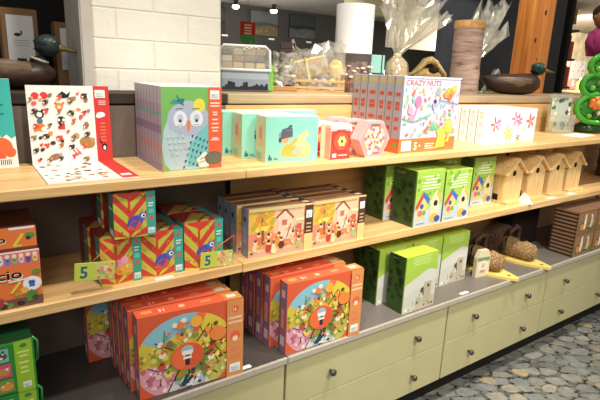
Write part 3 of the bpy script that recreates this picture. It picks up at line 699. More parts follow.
def paper_bag(loc, rz, label, w=.12, d=.08, h=.275):
    t = empty('paper_bag', loc, rz, label, 'bag', 'kraft bags in the dark niche')
    a = MB(); a.box((0, 0, h/2), (w, d, h), (138, 104, 72), .003); a.tube([(-w/2, 0, h), (w/2, 0, h)], .006, 8, (120, 88, 60)); a.obj('sack', MATTE, t)
    a = MB(); a.box((0, -d/2-.001, h*.6), (w*.72, .002, h*.64), (216, 214, 212)); f = Art(a, (-w*.36, -d/2-.002, h*.28), (1, 0, 0), (0, 0, 1), w*.72, h*.64)
    f.ell(.38, .62, .035, (60, 60, 60), 1.8); f.rect(.5, .62, .56, .7, (60, 60, 60)); f.rect(.3, .06, .66, .15, (60, 56, 54))
    for k in range(3): f.rect(.2, .5-k*.05, .8, .51-k*.05, (150, 150, 150))
    a.obj('label_sheet', MATTE, t)
paper_bag((.272, 2.2, ZL), 0, 'kraft paper bag with white label behind the left decoy tail')
paper_bag((.452, 2.22, ZL), 0, 'kraft paper bag half hidden by the grey jamb', h=.24)
tag(carton(.2, .1, .17, (92, 70, 50)).obj('wooden_case', DECOY, None, (.09, 2.28, ZL)), 'dark wooden case at the far left of the niche', 'case')

# plastic tub with lid
t = empty('lidded_tub', (1.15, 2.08, ZL), math.radians(-22), 'clear plastic tub with white rim and dark skyline band beside the brick pier', 'tub')
w, d = .225, .15
a = MB(); a.box((0, 0, .045), (w, d, .09), (136, 148, 160), .012); f = Art(a, (-w/2, -d/2, 0), (1, 0, 0), (0, 0, 1), w, .09)
sky = [(.04, .1), (.96, .1)]; u = .95
while u > .06:
    hh = random.uniform(.22, .5); sky += [(u, hh), (u-.045, hh)]; u -= .05
f.poly(sky, (36, 36, 40)); f.rect(.04, .62, .96, .9, (160, 172, 180)); a.obj('tub', PRINT, t)
a = MB(); a.tube([(-w/2, -d/2, .095), (w/2, -d/2, .095), (w/2, d/2, .095), (-w/2, d/2, .095), (-w/2, -d/2, .095)], .006, 8, (236, 236, 230)); a.obj('rim', PRINT, t)
a = MB(); a.tube([(-w/2, -d/2+.01, .1), (-w/2, -d/2+.03, .18), (-w/2+.02, -d/2+.035, .198), (w/2-.02, -d/2+.035, .198), (w/2, -d/2+.03, .18), (w/2, -d/2+.01, .1)], .0055, 8, (240, 240, 236)); a.obj('handle_frame', PRINT, t)
a = MB(); a.box((0, .005, .145), (w*.96, d*.86, .095)); a.obj('clear_cover', FILM, t)
for k in range(12):
    c = random.choice([(214, 186, 130), (196, 160, 110), (150, 140, 124), (226, 206, 160), (120, 110, 100), (230, 220, 200)])
    i, j = k % 4, k//4
    p = MB().box((0, 0, .013), (.044, .03, .026), c, .004).obj('soap_bar', PRINT)
    M_ = Matrix.Translation((1.15, 2.08, ZL)) @ Matrix.Rotation(math.radians(-22), 4, 'Z') @ Vector((-.075+i*.05, -.01, .10+j*.029))
    p.location = M_; p.rotation_euler = (0, 0, math.radians(-22))
    tag(p, 'small pale block inside the clear tub, %s layer, %s along' % (['bottom', 'middle', 'top'][j], ['first', 'second', 'third', 'last'][i]), 'block', 'blocks in the clear tub')
tag(MB().box((0, 0, .06), (.025, .12, .12), (110, 190, 50), .006).obj('green_pack', GLOSSY, None, (1.295, 2.09, ZL), math.radians(-25)), 'bright green pack squeezed against the right side of the clear tub', 'pack')

# bag of pebbles with dark bars on top
def crumple(path_fn, nu, nv, amp):
    a = MB(); vs = []; fs = []
    for i in range(nu+1):
        for j in range(nv):
            p = Vector(path_fn(i/nu, j/nv)); jit = Vector((random.uniform(-1, 1), random.uniform(-1, 1), random.uniform(-1, 1)))*amp
            vs.append(p+jit)
    for i in range(nu):
        for j in range(nv): fs.append([i*nv+j, i*nv+(j+1) % nv, (i+1)*nv+(j+1) % nv, (i+1)*nv+j])
    tri = []
    for q in fs: tri += ([q[:3], [q[0], q[2], q[3]]] if random.random() < .5 else [[q[0], q[1], q[3]], q[1:]])
    a.add(vs, tri); return a
t = empty('pebble_bag', (1.42, 2.16, ZL), math.radians(-25), 'clear bag of grey and white pebbles on a tan tray beside the tub', 'bag')
MB().box((0, 0, .012), (.13, .09, .024), (176, 124, 70), .003).obj('tray', PRINT, t)
a = MB()
for _ in range(46):
    r = random.uniform(.009, .015); a.ball((random.uniform(-.05, .05), random.uniform(-.035, .035), .03+random.uniform(0, .09)), (r*1.3, r, r*.8), random.choice([(230, 224, 206), (120, 120, 120), (200, 190, 160), (60, 62, 66), (170, 168, 160)]), n=7)
tag(a.obj('pebbles', PRINT, t), kind='stuff')
crumple(lambda u, v: ((.066+.012*math.sin(u*6))*math.cos(v*2*PI), .05*math.sin(v*2*PI), .025+u*.16), 7, 14, .008).obj('clear_bag', FILM, t)
for k in range(3):
    tag(MB().box((0, 0, .0), (.075, .02, .03), (70, 50, 48), .002).obj('dark_bar', GLOSSY, None, (1.46+.004*k, 2.2, ZL+.155+.032*k), math.radians(-25)), 'dark wrapped bar above the pebble bag, %s of three' % ['lowest', 'middle', 'topmost'][k], 'bar', 'dark bars by the pebble bag')
tag(MB().box((0, 0, .07), (.06, .02, .14), (120, 104, 84), .002).obj('card_box', MATTE, None, (1.475, 2.23, ZL), math.radians(-25)), 'grey-brown card box hidden behind the pebble bag', 'box')

# wrapped gift basket in a small crate
cx, cy, rr = 1.60, 2.12, math.radians(-32)
t = empty('gift_crate', (cx, cy, ZL), rr, 'small tan wooden crate wrapped in crinkled cellophane left of the white lamp', 'crate')
MB().box((0, 0, .006), (.27, .15, .012)).obj('base', CRATE, t)
for sy in (-.072, .072):
    for z in (.022, .054): MB().box((0, sy, z), (.27, .006, .012)).obj('slat', CRATE, t)
for sx in (-.132, .132):
    for sy in (-.066, .066): MB().box((sx, sy, .035), (.008, .008, .06)).obj('corner_post', CRATE, t)
a = crumple(lambda u, v: ((.145-.02*math.sin(u*PI*.5)+.02*u)*math.cos(v*2*PI)*(1 if u < .8 else .95), (.085-.02*u)*math.sin(v*2*PI), .012+u*.19+.05*max(0, u-.75)*(2*math.sin(v*17)+2)), 9, 26, .011)
a.obj('cellophane_wrap', FILM, t)
def inplace(o, v, rz=rr, c=(cx, cy)): o.location = Matrix.Translation((c[0], c[1], ZL)) @ Matrix.Rotation(rz, 4, 'Z') @ Vector(v); o.rotation_euler[2] = rz; return o
g = empty('gift_parcel', (0, 0, 0), 0, 'beige tied parcel inside the cellophane-wrapped crate', 'parcel'); inplace(g, (-.03, 0, .11)); g.rotation_euler = (0, math.radians(-14), rr)
MB().box((0, 0, 0), (.17, .08, .085), (172, 152, 118), .01).box((0, 0, .048), (.17, .07, .02), (226, 200, 140), .008).obj('parcel_body', MATTE, g)
MB().box((-.02, 0, .0), (.01, .083, .125), (250, 236, 150), .002).obj('ribbon', GLOSSY, g)
p = MB()
for _ in range(40): p.ball((random.uniform(-.115, .115), random.uniform(-.055, .055), .014+random.uniform(0, .045)), (.015, .012, .01), random.choice([(226, 208, 160), (206, 186, 130), (170, 176, 176), (240, 228, 190)]), n=6)
tag(inplace(p.obj('straw_filling', MATTE), (0, 0, 0)), 'pale shredded filling in the wrapped crate', 'filling', kind='stuff')
g = inplace(MB().ball((0, 0, .04), (.04, .035, .055), (220, 196, 110)).obj('wrapped_soap', MATTE), (.095, 0, .07)); tag(g, 'round yellow wrapped piece at the right end of the crate', 'soap')

# white cylinder lamp with photo band
t = empty('photo_lantern', (1.842, 2.13, ZL), math.radians(-38), 'tall white cylinder with a brown photo band around its lower half', 'lantern')
R, H = .1, .445
m, nt, b = base_mat('photo_band')
tc = nt.nodes.new('ShaderNodeTexCoord'); n1 = nt.nodes.new('ShaderNodeTexNoise'); n1.inputs['Scale'].default_value = 16; n1.inputs['Detail'].default_value = 8
nt.links.new(tc.outputs['Object'], n1.inputs['Vector']); r_ = nt.nodes.new('ShaderNodeValToRGB'); r_.color_ramp.elements[0].position = .35; r_.color_ramp.elements[0].color = lin((52, 40, 34)); r_.color_ramp.elements[1].position = .66; r_.color_ramp.elements[1].color = lin((150, 128, 112))
nt.links.new(n1.outputs['Fac'], r_.inputs['Fac']); nt.links.new(r_.outputs['Color'], b.inputs['Base Color']); PHOTO = m
MB().lathe([(R, .0), (R, H), (R-.003, H), (R-.003, H-.03)], n=40, col=(214, 210, 204)).lathe([(0, H-.012), (R-.002, H-.012)], n=40, col=(190, 190, 188)).obj('cylinder', PRINT, t)
a = MB(); a.lathe([(R+.001, .0), (R+.001, .16)], n=40, mi=0); a.lathe([(R+.0012, .16), (R+.0012, .2)], n=40, mi=1, col=(84, 74, 70)); 
for k in range(22):
    th = PI+k*PI/21; a.ball(((R+.002)*math.cos(th), (R+.002)*math.sin(th), .105+.03*math.sin(k*2.3)), (.014, .014, .007), (216, 206, 196) if k % 3 else (190, 150, 140), mi=1, n=6)
for k in range(26):
    th = PI+k*PI/25; a.tube([((R+.002)*math.cos(th), (R+.002)*math.sin(th), .0), ((R+.002)*math.cos(th), (R+.002)*math.sin(th), .085)], .0016, 5, (170, 120, 80), 1)
for z in (.05, .085): a.tube([((R+.003)*math.cos(PI+k*PI/20), (R+.003)*math.sin(PI+k*PI/20), z) for k in range(21)], .002, 5, (176, 130, 90), 1, cap=False)
a.obj('photo_band', [PHOTO, MATTE], t)

# mint box on a dark stand
t = empty('mint_gift_box', (2.07, 2.2, ZL), math.radians(-35), 'small mint cube with dark ribbon right of the white lantern', 'box')
MB().box((0, 0, .155), (.10, .09, .10), (156, 212, 200), .003).obj('mint_cube', PRINT, t)
MB().box((0, 0, .05), (.11, .1, .10), (52, 62, 60), .003).box((.035, -.0455, .155), (.006, .002, .1), (34, 44, 44)).obj('dark_base', PRINT, t)

# cellophane wrapped wicker jar
def cello_fan(h, r0, r1, lean, n=30, rings=8, flat=.55):
    a = MB(); vs = []; fs = []
    off = [random.uniform(.75, 1.25) for _ in range(n)]; ht = [random.uniform(.7, 1.12) for _ in range(n)]
    for i in range(rings+1):
        u = i/rings
        for j in range(n):
            th = 2*PI*j/n; rad = r0+(r1-r0)*(u**.9)*off[j]*(1+.22*(-1)**j*u)
            vs.append((rad*math.cos(th)+lean[0]*u+random.uniform(-1, 1)*.006*u, rad*math.sin(th)*flat+lean[1]*u+random.uniform(-1, 1)*.006*u, h*u*ht[j]+random.uniform(-1, 1)*.008*u))
    for i in range(rings):
        for j in range(n):
            q = [i*n+j, i*n+(j+1) % n, (i+1)*n+(j+1) % n, (i+1)*n+j]; fs += [q[:3], [q[0], q[2], q[3]]]
    return a.add(vs, fs)
WICKER = plain('wicker', (206, 178, 120), .7, noise=.25, scale=120, bump=.6)
t = empty('wrapped_jar', (2.19, 2.14, ZL), math.radians(-35), 'round wicker jar gathered in a tall spray of clear cellophane', 'gift')
MB().lathe([(0, 0), (.05, 0), (.062, .04), (.064, .12), (.055, .17), (.03, .195), (0, .2)], col=(206, 178, 120), n=20).obj('wicker_jar', WICKER, t)
MB().lathe([(.057, .0), (.069, .04), (.072, .12), (.063, .17), (.03, .2), (.018, .215)], n=18).obj('film_body', FILM, t)
a = cello_fan(.36, .018, .17, (.05, .0)); o = a.obj('film_spray', FILM, t); o.location = (0, 0, .21)
a = cello_fan(.33, .014, .10, (.02, .0), 18, 7); o = a.obj('film_spray', FILM, t); o.location = (0, 0, .21)
a = cello_fan(.24, .012, .06, (.24, .0), 14, 6); o = a.obj('film_spray', FILM, t); o.location = (0, 0, .21)
MB().lathe([(.022, .2), (.022, .222)], n=14, col=(232, 214, 150)).obj('tie', GLOSSY, t)

# straw bird
t = empty('straw_bird', (2.52, 2.2, ZL), math.radians(-35), 'woven straw bird with raised tail between cellophane jar and birch log', 'ornament')
a = MB(); a.tube([(-.13, 0, .105), (-.09, 0, .115), (-.05, 0, .15), (-.015, 0, .19), (.02, 0, .2), (.05, 0, .185), (.08, 0, .15), (.11, 0, .12), (.125, 0, .09)], [(.012, .006), (.03, .01), (.04, .016), (.045, .022), (.045, .022), (.04, .018), (.036, .014), (.03, .01), (.012, .006)], 14); a.tube([(-.08, 0, .1), (-.02, 0, .12), (.05, 0, .12), (.09, 0, .1)], [.012, .03, .03, .012], 12); a.obj('straw_body', WICKER, t)
MB().box((0, 0, .03), (.1, .07, .06), (60, 44, 34), .006).ball((.035, -.02, .135), (.034, .022, .02), (50, 34, 26), n=10).obj('dark_base', MATTE, t)

# birch log
m, nt, b = base_mat('bark')
tc = nt.nodes.new('ShaderNodeTexCoord'); mp = nt.nodes.new('ShaderNodeMapping'); mp.inputs['Scale'].default_value = (6, 6, 46)
nt.links.new(tc.outputs['Object'], mp.inputs['Vector']); n1 = nt.nodes.new('ShaderNodeTexNoise'); n1.inputs['Scale'].default_value = 1; n1.inputs['Detail'].default_value = 6; n1.inputs['Distortion'].default_value = .6
nt.links.new(mp.outputs['Vector'], n1.inputs['Vector']); r_ = nt.nodes.new('ShaderNodeValToRGB'); e = r_.color_ramp.elements
e[0].position = .3; e[0].color = lin((92, 70, 60)); e[1].position = .72; e[1].color = lin((196, 168, 150)); q = e.new(.42); q.color = lin((158, 130, 116))
nt.links.new(n1.outputs['Fac'], r_.inputs['Fac']); nt.links.new(r_.outputs['Color'], b.inputs['Base Color'])
bp = nt.nodes.new('ShaderNodeBump'); bp.inputs['Strength'].default_value = .7; bp.inputs['Distance'].default_value = .01; nt.links.new(n1.outputs['Fac'], bp.inputs['Height']); nt.links.new(bp.outputs['Normal'], b.inputs['Normal']); b.inputs['Roughness'].default_value = .85
BARK = m
t = empty('birch_log', (2.80, 2.13, ZL), .3, 'upright birch log with peeling pinkish bark on the ledge', 'log')
prof = [(.094, 0), (.095, .1), (.092, .2), (.095, .3), (.093, .40)]
a = MB(); vs = []; n = 32
a.lathe(prof, n=n); a.v = [(x*(1+.03*math.sin(3*math.atan2(y, x))), y*(1+.03*math.sin(2*math.atan2(y, x)+1)), z) for x, y, z in a.v]; a.obj('bark', BARK, t)
MB().lathe([(.096, .40), (.097, .445), (.09, .448)], n=n, col=(170, 122, 60)).obj('peeled_band', CRATE, t)
MB().lathe([(.091, .446), (.05, .446), (0, .446)], n=n).obj('cut_face', BIRD_WOOD, t)

# second cellophane bag
t = empty('cellophane_bag', (3.04, 2.26, ZL), math.radians(-35), 'clear cellophane bag of pale sweets between the log and the pine post', 'bag')
a = MB()
for _ in range(30): a.ball((random.uniform(-.04, .04), random.uniform(-.03, .03), .03+random.uniform(0, .12)), .018, random.choice([(216, 200, 160), (190, 170, 130), (232, 220, 190)]), n=7)
tag(a.obj('sweets', MATTE, t), kind='stuff')
crumple(lambda u, v: ((.062-.045*max(0, u-.6)*2)*math.cos(v*2*PI), (.05-.03*max(0, u-.6)*2)*math.sin(v*2*PI), .004+u*.2), 8, 14, .006).obj('film_body', FILM, t)
a = cello_fan(.40, .016, .10, (.10, 0), 22, 7); o = a.obj('film_spray', FILM, t); o.location = (0, 0, .2)
a = cello_fan(.26, .014, .07, (.16, 0), 14, 6); o = a.obj('film_spray', FILM, t); o.location = (0, 0, .19)
# folded clear film triangle behind the duck's back
a = MB(); a.prism([(-.09, 0), (.09, 0), (.0, .17)], -.03, .03, (230, 230, 225)); a.tube([(-.09, -.03, 0), (0, -.03, .17), (.09, -.03, 0)], .005, 6, mi=1); 
tag(a.obj('clear_pouch', [FILM, PALE], None, (3.30, 2.24, ZL), math.radians(-30)), 'small clear triangular pouch behind the right decoy', 'pouch')

# ================================================================== MIDDLE SHELF
# orange packs
def ink_pack(w, d, h, full):
    a = carton(w, d, h, (206, 96, 40), (96, 44, 30), (236, 120, 44)); f = front(a, w, d, h)
    if full:
        f.rect(0, .74, 1, .97, (226, 120, 120)); f.rect(0, .97, 1, 1, (250, 226, 220))
        for k in range(12): f.ell(.04+k*.082, .85, .075, [(240, 226, 220), (110, 130, 200), (150, 180, 110), (240, 190, 190), (120, 90, 140), (236, 200, 110)][k % 6], .55); f.ell(.04+k*.082, .92, .035, (250, 220, 190)); f.rect(.028+k*.082, .84, .052+k*.082, .86, (60, 50, 60))
        f.rect(0, 0, 1, .17, (120, 86, 70)); f.dots(30, [(170, 60, 50), (110, 140, 80), (190, 170, 150), (60, 50, 50), (90, 120, 60)], (.03, .07), (.02, .03, .98, .15), 1.4)
        f.text('incio', .28, .51, .24, (250, 246, 240), .50); f.text('incio', .29, .53, .22, (40, 30, 26), .48)
        f.ell(.88, .40, .13, (246, 242, 240), 1.1); f.rect(.84, .34, .91, .46, (70, 110, 190)); f.rect(.83, .41, .92, .43, (40, 80, 160))
        f.line(.62, .28, .74, .46, .04, (230, 220, 60)); f.line(.66, .24, .8, .26, .04, (150, 190, 60)); f.ell(.78, .3, .06, (240, 180, 80)); f.poly([(.78, .2), (.86, .3), (.94, .22), (.92, .1), (.8, .08)], (90, 140, 60)); f.ell(.9, .14, .05, (60, 90, 50)); f.ell(.94, .6, .05, (90, 150, 70), 1.3)
        f.line(.6, .48, .84, .50, .03, (240, 236, 226))
    else:
        f.text('incio', .28, .36, .44, (250, 246, 240), .36); f.text('incio', .285, .39, .40, (40, 30, 26), .35)
        f.rect(0, 0, 1, .14, (120, 60, 40)); f.line(.72, .2, .84, .7, .1, (226, 216, 60)); f.ell(.92, .6, .14, (80, 150, 70), 1.3); f.ell(.9, .5, .08, (60, 60, 50), 1.2); f.rect(.68, .9, .98, 1, (238, 236, 230)); f.line(.74, .2, .82, .22, .08, (200, 210, 90))
    return a
w, d = .20, .2
x, y, r = place((.181-w, 1.468), w, d, -1)
o = ink_pack(w, d, .163, True).obj('craft_kit_box', GLOSSY, None, (x, y, ZM), r); tag(o, 'tall orange craft kit box with a strip of faces, left of the lower shelf', 'box', 'orange craft kit boxes')
x, y, r = place((.178-w, 1.472), w, .19, -2)
o = ink_pack(w, .19, .066, False).obj('craft_kit_box', GLOSSY, None, (x, y, ZM+.163), r); tag(o, 'flat orange craft kit box lying on top of the tall one', 'box', 'orange craft kit boxes')

# zigzag cube boxes
def cube(w, d, h, bird=True):
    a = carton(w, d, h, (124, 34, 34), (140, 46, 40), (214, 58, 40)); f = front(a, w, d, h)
    lime, red = (204, 196, 64), (214, 56, 40)
    f.clip = (0, 0, .78, 1)
    for k, v in enumerate((1.0, .62, .24, -.14)):      # zigzag ribbons on red
        f.poly([(0, v), (.34, v-.34), (.34, v-.14), (0, v+.2)], lime); f.poly([(.40, v-.40), (.78, v-.02), (.78, v+.18), (.40, v-.20)], lime)
        f.poly([(.03, v+.02), (.10, v-.05), (.10, v+.01), (.03, v+.08)], (226, 150, 60)); f.poly([(.6, v-.14), (.7, v-.04), (.7, v+.02), (.6, v-.08)], (166, 160, 60))
    f.poly([(.54, .46), (.66, .58), (.78, .46), (.78, .34), (.68, .34)], (226, 150, 50))
    for q in range(10): f.ell(random.uniform(.04, .74), random.uniform(.05, .95), .02, random.choice([(170, 170, 60), (230, 120, 60), (190, 60, 40), (150, 150, 70)]), 1.3, random.uniform(0, 3), 7)
    if bird:
        f.ell(.5, .34, .145, (70, 84, 180), 1.25, .5); f.poly([(.3, .2), (.42, .3), (.5, .16)], (230, 150, 60)); f.ell(.5, .26, .12, (220, 80, 50), 1.2, .5); f.poly([(.36, .3), (.62, .42), (.5, .2)], (110, 80, 160)); f.ell(.68, .46, .09, (90, 100, 190)); f.ell(.7, .47, .05, (245, 245, 240)); f.ell(.71, .47, .025, (30, 30, 40)); f.poly([(.74, .42), (.78, .4), (.74, .36)], (240, 190, 60))
    else:
        f.ell(.5, .32, .14, (240, 160, 40), 1.1); f.ell(.62, .34, .13, (244, 176, 50)); f.ell(.44, .44, .09, (240, 150, 170), 1, .6); f.ell(.58, .5, .08, (244, 170, 180), 1, -.4); f.ell(.66, .36, .03, (250, 250, 240)); f.ell(.67, .36, .015, (30, 30, 30)); f.rect(.42, .24, .5, .27, (230, 60, 40))
    f.clip = (0, 0, 1, 1)
    f.rect(.78, 0, 1, 1, (64, 168, 146)); f.logo(.81, .05, .97, .18)
    f.ell(.89, .88, .04, (226, 70, 50)); f.rect(.82, .72, .96, .75, (220, 240, 232)); f.rect(.82, .66, .94, .69, (220, 240, 232)); f.rect(.83, .5, .95, .6, (110, 200, 180)); f.rect(.84, .36, .94, .44, (226, 90, 60))
    l = left(a, w, d, h); l.rect(.55, 0, 1, 1, (58, 150, 132)); l.rect(.6, .05, .95, .18, (226, 236, 230)); l.ell(.78, .8, .05, (226, 70, 50)); l.rect(.62, .62, .92, .67, (210, 232, 222)); l.rect(.05, .1, .5, .9, (132, 38, 36)); l.rect(.15, .3, .4, .7, (150, 60, 46))
    tt = top(a, w, d, h); tt.poly([(.0, .0), (.3, 0), (.8, .6), (.5, .8)], (170, 150, 60)); tt.rect(.8, 0, 1, 1, (60, 130, 116)); tt.ell(.9, .3, .1, (220, 80, 60)); tt.poly([(.4, 0), (.6, 0), (.8, .3), (.7, .4)], (180, 160, 70))
    return a
gp = 'red and lime zigzag cube boxes'
for (bl, w, h, deg, z, bird, lab) in (((.345, 1.49), .122, .151, -1, ZM, False, 'red lime zigzag cube box, lower left, orange chick beside the first 5 tag'),
        ((.468, 1.489), .137, .151, -1, ZM, True, 'red lime zigzag cube box, bottom middle with blue bird'),
        ((.610, 1.488), .142, .163, 1, ZM, True, 'red lime zigzag cube box, bottom right behind the second 5 tag'),
        ((.384, 1.468), .125, .139, -1.5, ZM+.1515, True, 'red lime zigzag cube box stacked on top of the others')):
    x, y, r = place(bl, w, .13, deg)
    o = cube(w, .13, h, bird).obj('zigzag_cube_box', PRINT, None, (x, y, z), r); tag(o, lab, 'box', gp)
    if z > ZM: copy_obj(o, (x-.002, y+.133, ZM+.1515), r, 'red lime zigzag cube box in shadow behind the topmost cube')
    if z == ZM: copy_obj(o, (x-.004, y+.134, z), r, lab.split(',')[0]+', in shadow right behind the '+{0: 'lower left', 1: 'bottom middle', 2: 'bottom right'}[[.345, .468, .610].index(bl[0])]+' one')

# lime price tags marked 5
def fivetag(p0, w, h, lab, dz):
    t = empty('price_tag', p0, math.radians(-3), lab, 'tag', 'lime tags marked 5')
    a = MB(); a.box((0, 0, h/2), (w, .003, h), (196, 206, 74), .0005); f = Art(a, (-w/2, -.0015, 0), (1, 0, 0), (0, 0, 1), w, h)
    f.text('5', .13, .17, .9, (44, 96, 132))
    f.rect(.52, .02, .99, .98, (206, 206, 110)); f.dots(26, [(236, 140, 130), (240, 190, 110), (150, 190, 110), (236, 226, 170), (226, 110, 90)], (.06, .11), (.56, .08, .95, .92))
    a.obj('card', PRINT, t)
    MB().tube([(-.01, 0, h), (.01, .004, h+.018), (.04, .006, h+.036), (w/2+.005, .006, h+.05), (w/2+.006, .006, h*.6)], .0014, 6, (226, 110, 40)).obj('elastic_loop', PRINT, t)
    t.rotation_euler = (0, math.radians(dz), math.radians(-3))
fivetag((.318, 1.4565, ZM+.042), .112, .055, 'lime tag marked 5 hanging before the lower left zigzag cube', 5)
fivetag((.713, 1.463, ZM+.003), .116, .055, 'lime tag marked 5 hanging before the bottom right zigzag cube', 3)

# doll house puzzles
def housebox(w, d, h):
    a = carton(w, d, h, (132, 148, 170), (132, 90, 64), (240, 186, 120)); f = front(a, w, d, h)
    f.rect(0, .0, 1, .5, (228, 140, 100)); f.rect(0, .5, .5, 1, (230, 180, 70)); f.rect(.38, .45, .86, .95, (240, 190, 150)); f.rect(0, 0, 1, .16, (206, 196, 110)); f.rect(0, 0, .86, .1, (232, 160, 140))
    f.line(.22, .25, .2, .8, .06, (136, 92, 50)); f.dots(46, [(232, 190, 50), (240, 210, 90), (214, 160, 40), (226, 140, 60), (190, 170, 60)], (.03, .07), (.04, .55, .38, .96))
    f.poly([(.4, .78), (.55, .97), (.7, .74), (.66, .72), (.55, .88), (.44, .76)], (150, 86, 60)); f.poly([(.44, .78), (.55, .9), (.66, .74), (.66, .3), (.44, .3)], (246, 200, 170)); f.rect(.5, .6, .58, .72, (190, 110, 90)); f.rect(.72, .4, .82, .6, (200, 90, 70)); f.rect(.72, .66, .86, .72, (240, 220, 170))
    f.line(.58, .34, .64, .62, .02, (90, 60, 50))
    for u, v, c in ((.15, .34, (226, 110, 50)), (.3, .3, (236, 140, 60)), (.46, .3, (236, 150, 50)), (.5, .2, (110, 50, 30)), (.68, .3, (236, 176, 130)), (.1, .2, (240, 200, 160)), (.38, .12, (250, 220, 150)), (.78, .16, (176, 180, 110)), (.3, .16, (190, 60, 50))):
        f.ell(u, v, .085, c, .8); f.ell(u, v+.12, .045, (246, 214, 180)); f.ell(u, v+.15, .035, tuple(int(q*.5) for q in c))
    f.dots(40, [(250, 236, 190), (160, 180, 90), (220, 90, 70), (90, 60, 50), (240, 190, 90), (246, 170, 150)], (.012, .03), (.03, .05, .84, .6))
    f.rect(.86, 0, 1, 1, (236, 200, 130)); f.rect(.86, .36, 1, .97, (84, 56, 44)); f.logo(.885, .7, .98, .86)
    for k in range(3): f.rect(.89, .4+.08*k, .97, .43+.08*k, (206, 170, 130))
    f.rect(0, .94, .84, 1, (206, 190, 130))
    l = left(a, w, d, h); l.rect(0, 0, .06, 1, (50, 56, 66)); l.rect(.3, .72, .55, .82, (34, 38, 44)); l.rect(.3, .1, .6, .16, (200, 150, 90)); l.rect(.15, .25, .85, .6, (150, 166, 184)); l.rect(.2, .3, .8, .34, (200, 170, 140))
    tt = top(a, w, d, h); tt.rect(0, 0, 1, .14, (170, 150, 110)); tt.rect(.86, 0, 1, 1, (70, 48, 40)); tt.rect(.1, .4, .5, .7, (110, 74, 54)); tt.rect(.88, .3, .98, .7, (190, 170, 140))
    return a
w, h = .268, .183
gh = 'puzzle boxes with a treehouse picture'
x, y, r = place((.846, 1.478), w, .055, -4); H1 = housebox(w, .055, h).obj('treehouse_puzzle_box', PRINT, None, (x, y, ZM), r); tag(H1, 'treehouse puzzle box, front of the left stack on the middle shelf', 'box', gh)
x, y, r = place((1.118, 1.462), w, .055, 1); copy_obj(H1, (x, y, ZM), r, 'treehouse puzzle box, front of the right stack, beside the green kits')
for bl, lab in (((.836, 1.548), 'treehouse puzzle box, second of the left stack with blue-grey end showing'), ((.838, 1.605), 'treehouse puzzle box, third of the left stack'), ((.842, 1.662), 'treehouse puzzle box, rearmost of the left stack'),
        ((1.116, 1.522), 'treehouse puzzle box, second of the right stack'), ((1.116, 1.579), 'treehouse puzzle box, third of the right stack'), ((1.118, 1.636), 'treehouse puzzle box, rearmost of the right stack')):
    x, y, r = place(bl, w, .055, 0); copy_obj(H1, (x, y, ZM), r, lab)

# green birdhouse kits
def kit(w, d, h):
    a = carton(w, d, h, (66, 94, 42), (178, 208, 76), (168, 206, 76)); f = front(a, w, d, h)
    f.rect(0, 0, 1, .42, (206, 212, 216)); f.poly([(0, .3), (.3, .46), (.6, .38), (1, .5), (1, .42), (0, .4)], (190, 210, 190)); f.ell(.3, .42, .16, (176, 214, 110), 1.4); f.ell(.8, .46, .14, (176, 214, 110), 1.2)
    for k in range(5): f.rect(.18+.02*(k % 2), .88-.055*k, .86-.04*(k % 3), .902-.055*k, (236, 246, 214))
    f.dots(20, [(120, 176, 50), (160, 204, 80)], (.02, .05), (.04, .55, .96, .98))
    g = Art(a, (-w/2, -d/2, 0), (1, 0, 0), (0, 0, 1), w, h*1.22); g.k = f.k+1
    # two painted birdhouses
    g.poly([(.1, .1), (.4, .14), (.42, .34), (.26, .46), (.08, .3)], (240, 214, 120)); g.poly([(.02, .3), (.26, .52), (.32, .46), (.1, .26)], (220, 60, 60)); g.poly([(.26, .52), (.52, .4), (.48, .32), (.26, .44)], (70, 110, 200)); g.ell(.24, .3, .04, (70, 90, 170)); g.ell(.2, .2, .05, (230, 110, 130)); g.ell(.34, .2, .04, (110, 180, 90))
    g.poly([(.58, .12), (.86, .14), (.88, .36), (.74, .48), (.58, .36)], (240, 222, 170)); g.poly([(.54, .34), (.74, .54), (.78, .48), (.58, .3)], (250, 236, 180)); g.poly([(.74, .54), (.96, .42), (.92, .34), (.74, .46)], (232, 190, 90)); g.ell(.74, .32, .045, (60, 40, 30)); g.ell(.72, .1, .07, (226, 190, 70), 1.3); g.ell(.84, .08, .05, (70, 90, 150), 1.3); g.rect(.1, .04, .4, .05, (120, 130, 140))
    l = left(a, w, d, h); l.dots(26, [(42, 66, 26), (70, 104, 44), (60, 92, 40), (36, 54, 22)], (.03, .07), (.06, .06, .94, .94)); l.rect(.1, .9, .5, .95, (130, 110, 90)); l.rect(.1, .08, .28, .2, (60, 60, 66)); l.rect(.94, 0, 1, 1, (110, 150, 50))
    tt = top(a, w, d, h); tt.dots(20, [(170, 204, 80), (130, 170, 50), (190, 214, 110)], (.05, .1))
    return a
gk = 'green birdhouse kit boxes'
x, y, r = place((1.674, 1.453), .186, .14, 0); K1 = kit(.186, .14, .258).obj('birdhouse_kit_box', PRINT, None, (x, y, ZM), r); tag(K1, 'lime green birdhouse kit box, front left of the group, next to treehouse puzzles', 'box', gk)
x, y, r = place((1.636, 1.605), .186, .14, 0); copy_obj(K1, (x, y, ZM), r, 'dark-sided green birdhouse kit box behind the front left one')
x, y, r = place((1.873, 1.455), .196, .14, 1); K2 = kit(.196, .14, .243).obj('birdhouse_kit_box', PRINT, None, (x, y, ZM), r); tag(K2, 'lime green birdhouse kit box, middle front, slightly lower than its left neighbour', 'box', gk)
x, y, r = place((1.87, 1.605), .196, .14, 0); copy_obj(K2, (x, y, ZM), r, 'green birdhouse kit box in shadow behind the middle front one')
x, y, r = place((2.255, 1.58), .18, .14, 0); copy_obj(K1, (x, y, ZM), r, 'lime green birdhouse kit box set back at right, beside the wooden birdhouses')
x, y, r = place((2.067, 1.665), .18, .14, 0); copy_obj(K1, (x, y, ZM), r, 'green birdhouse kit box at the very back, mostly hidden')

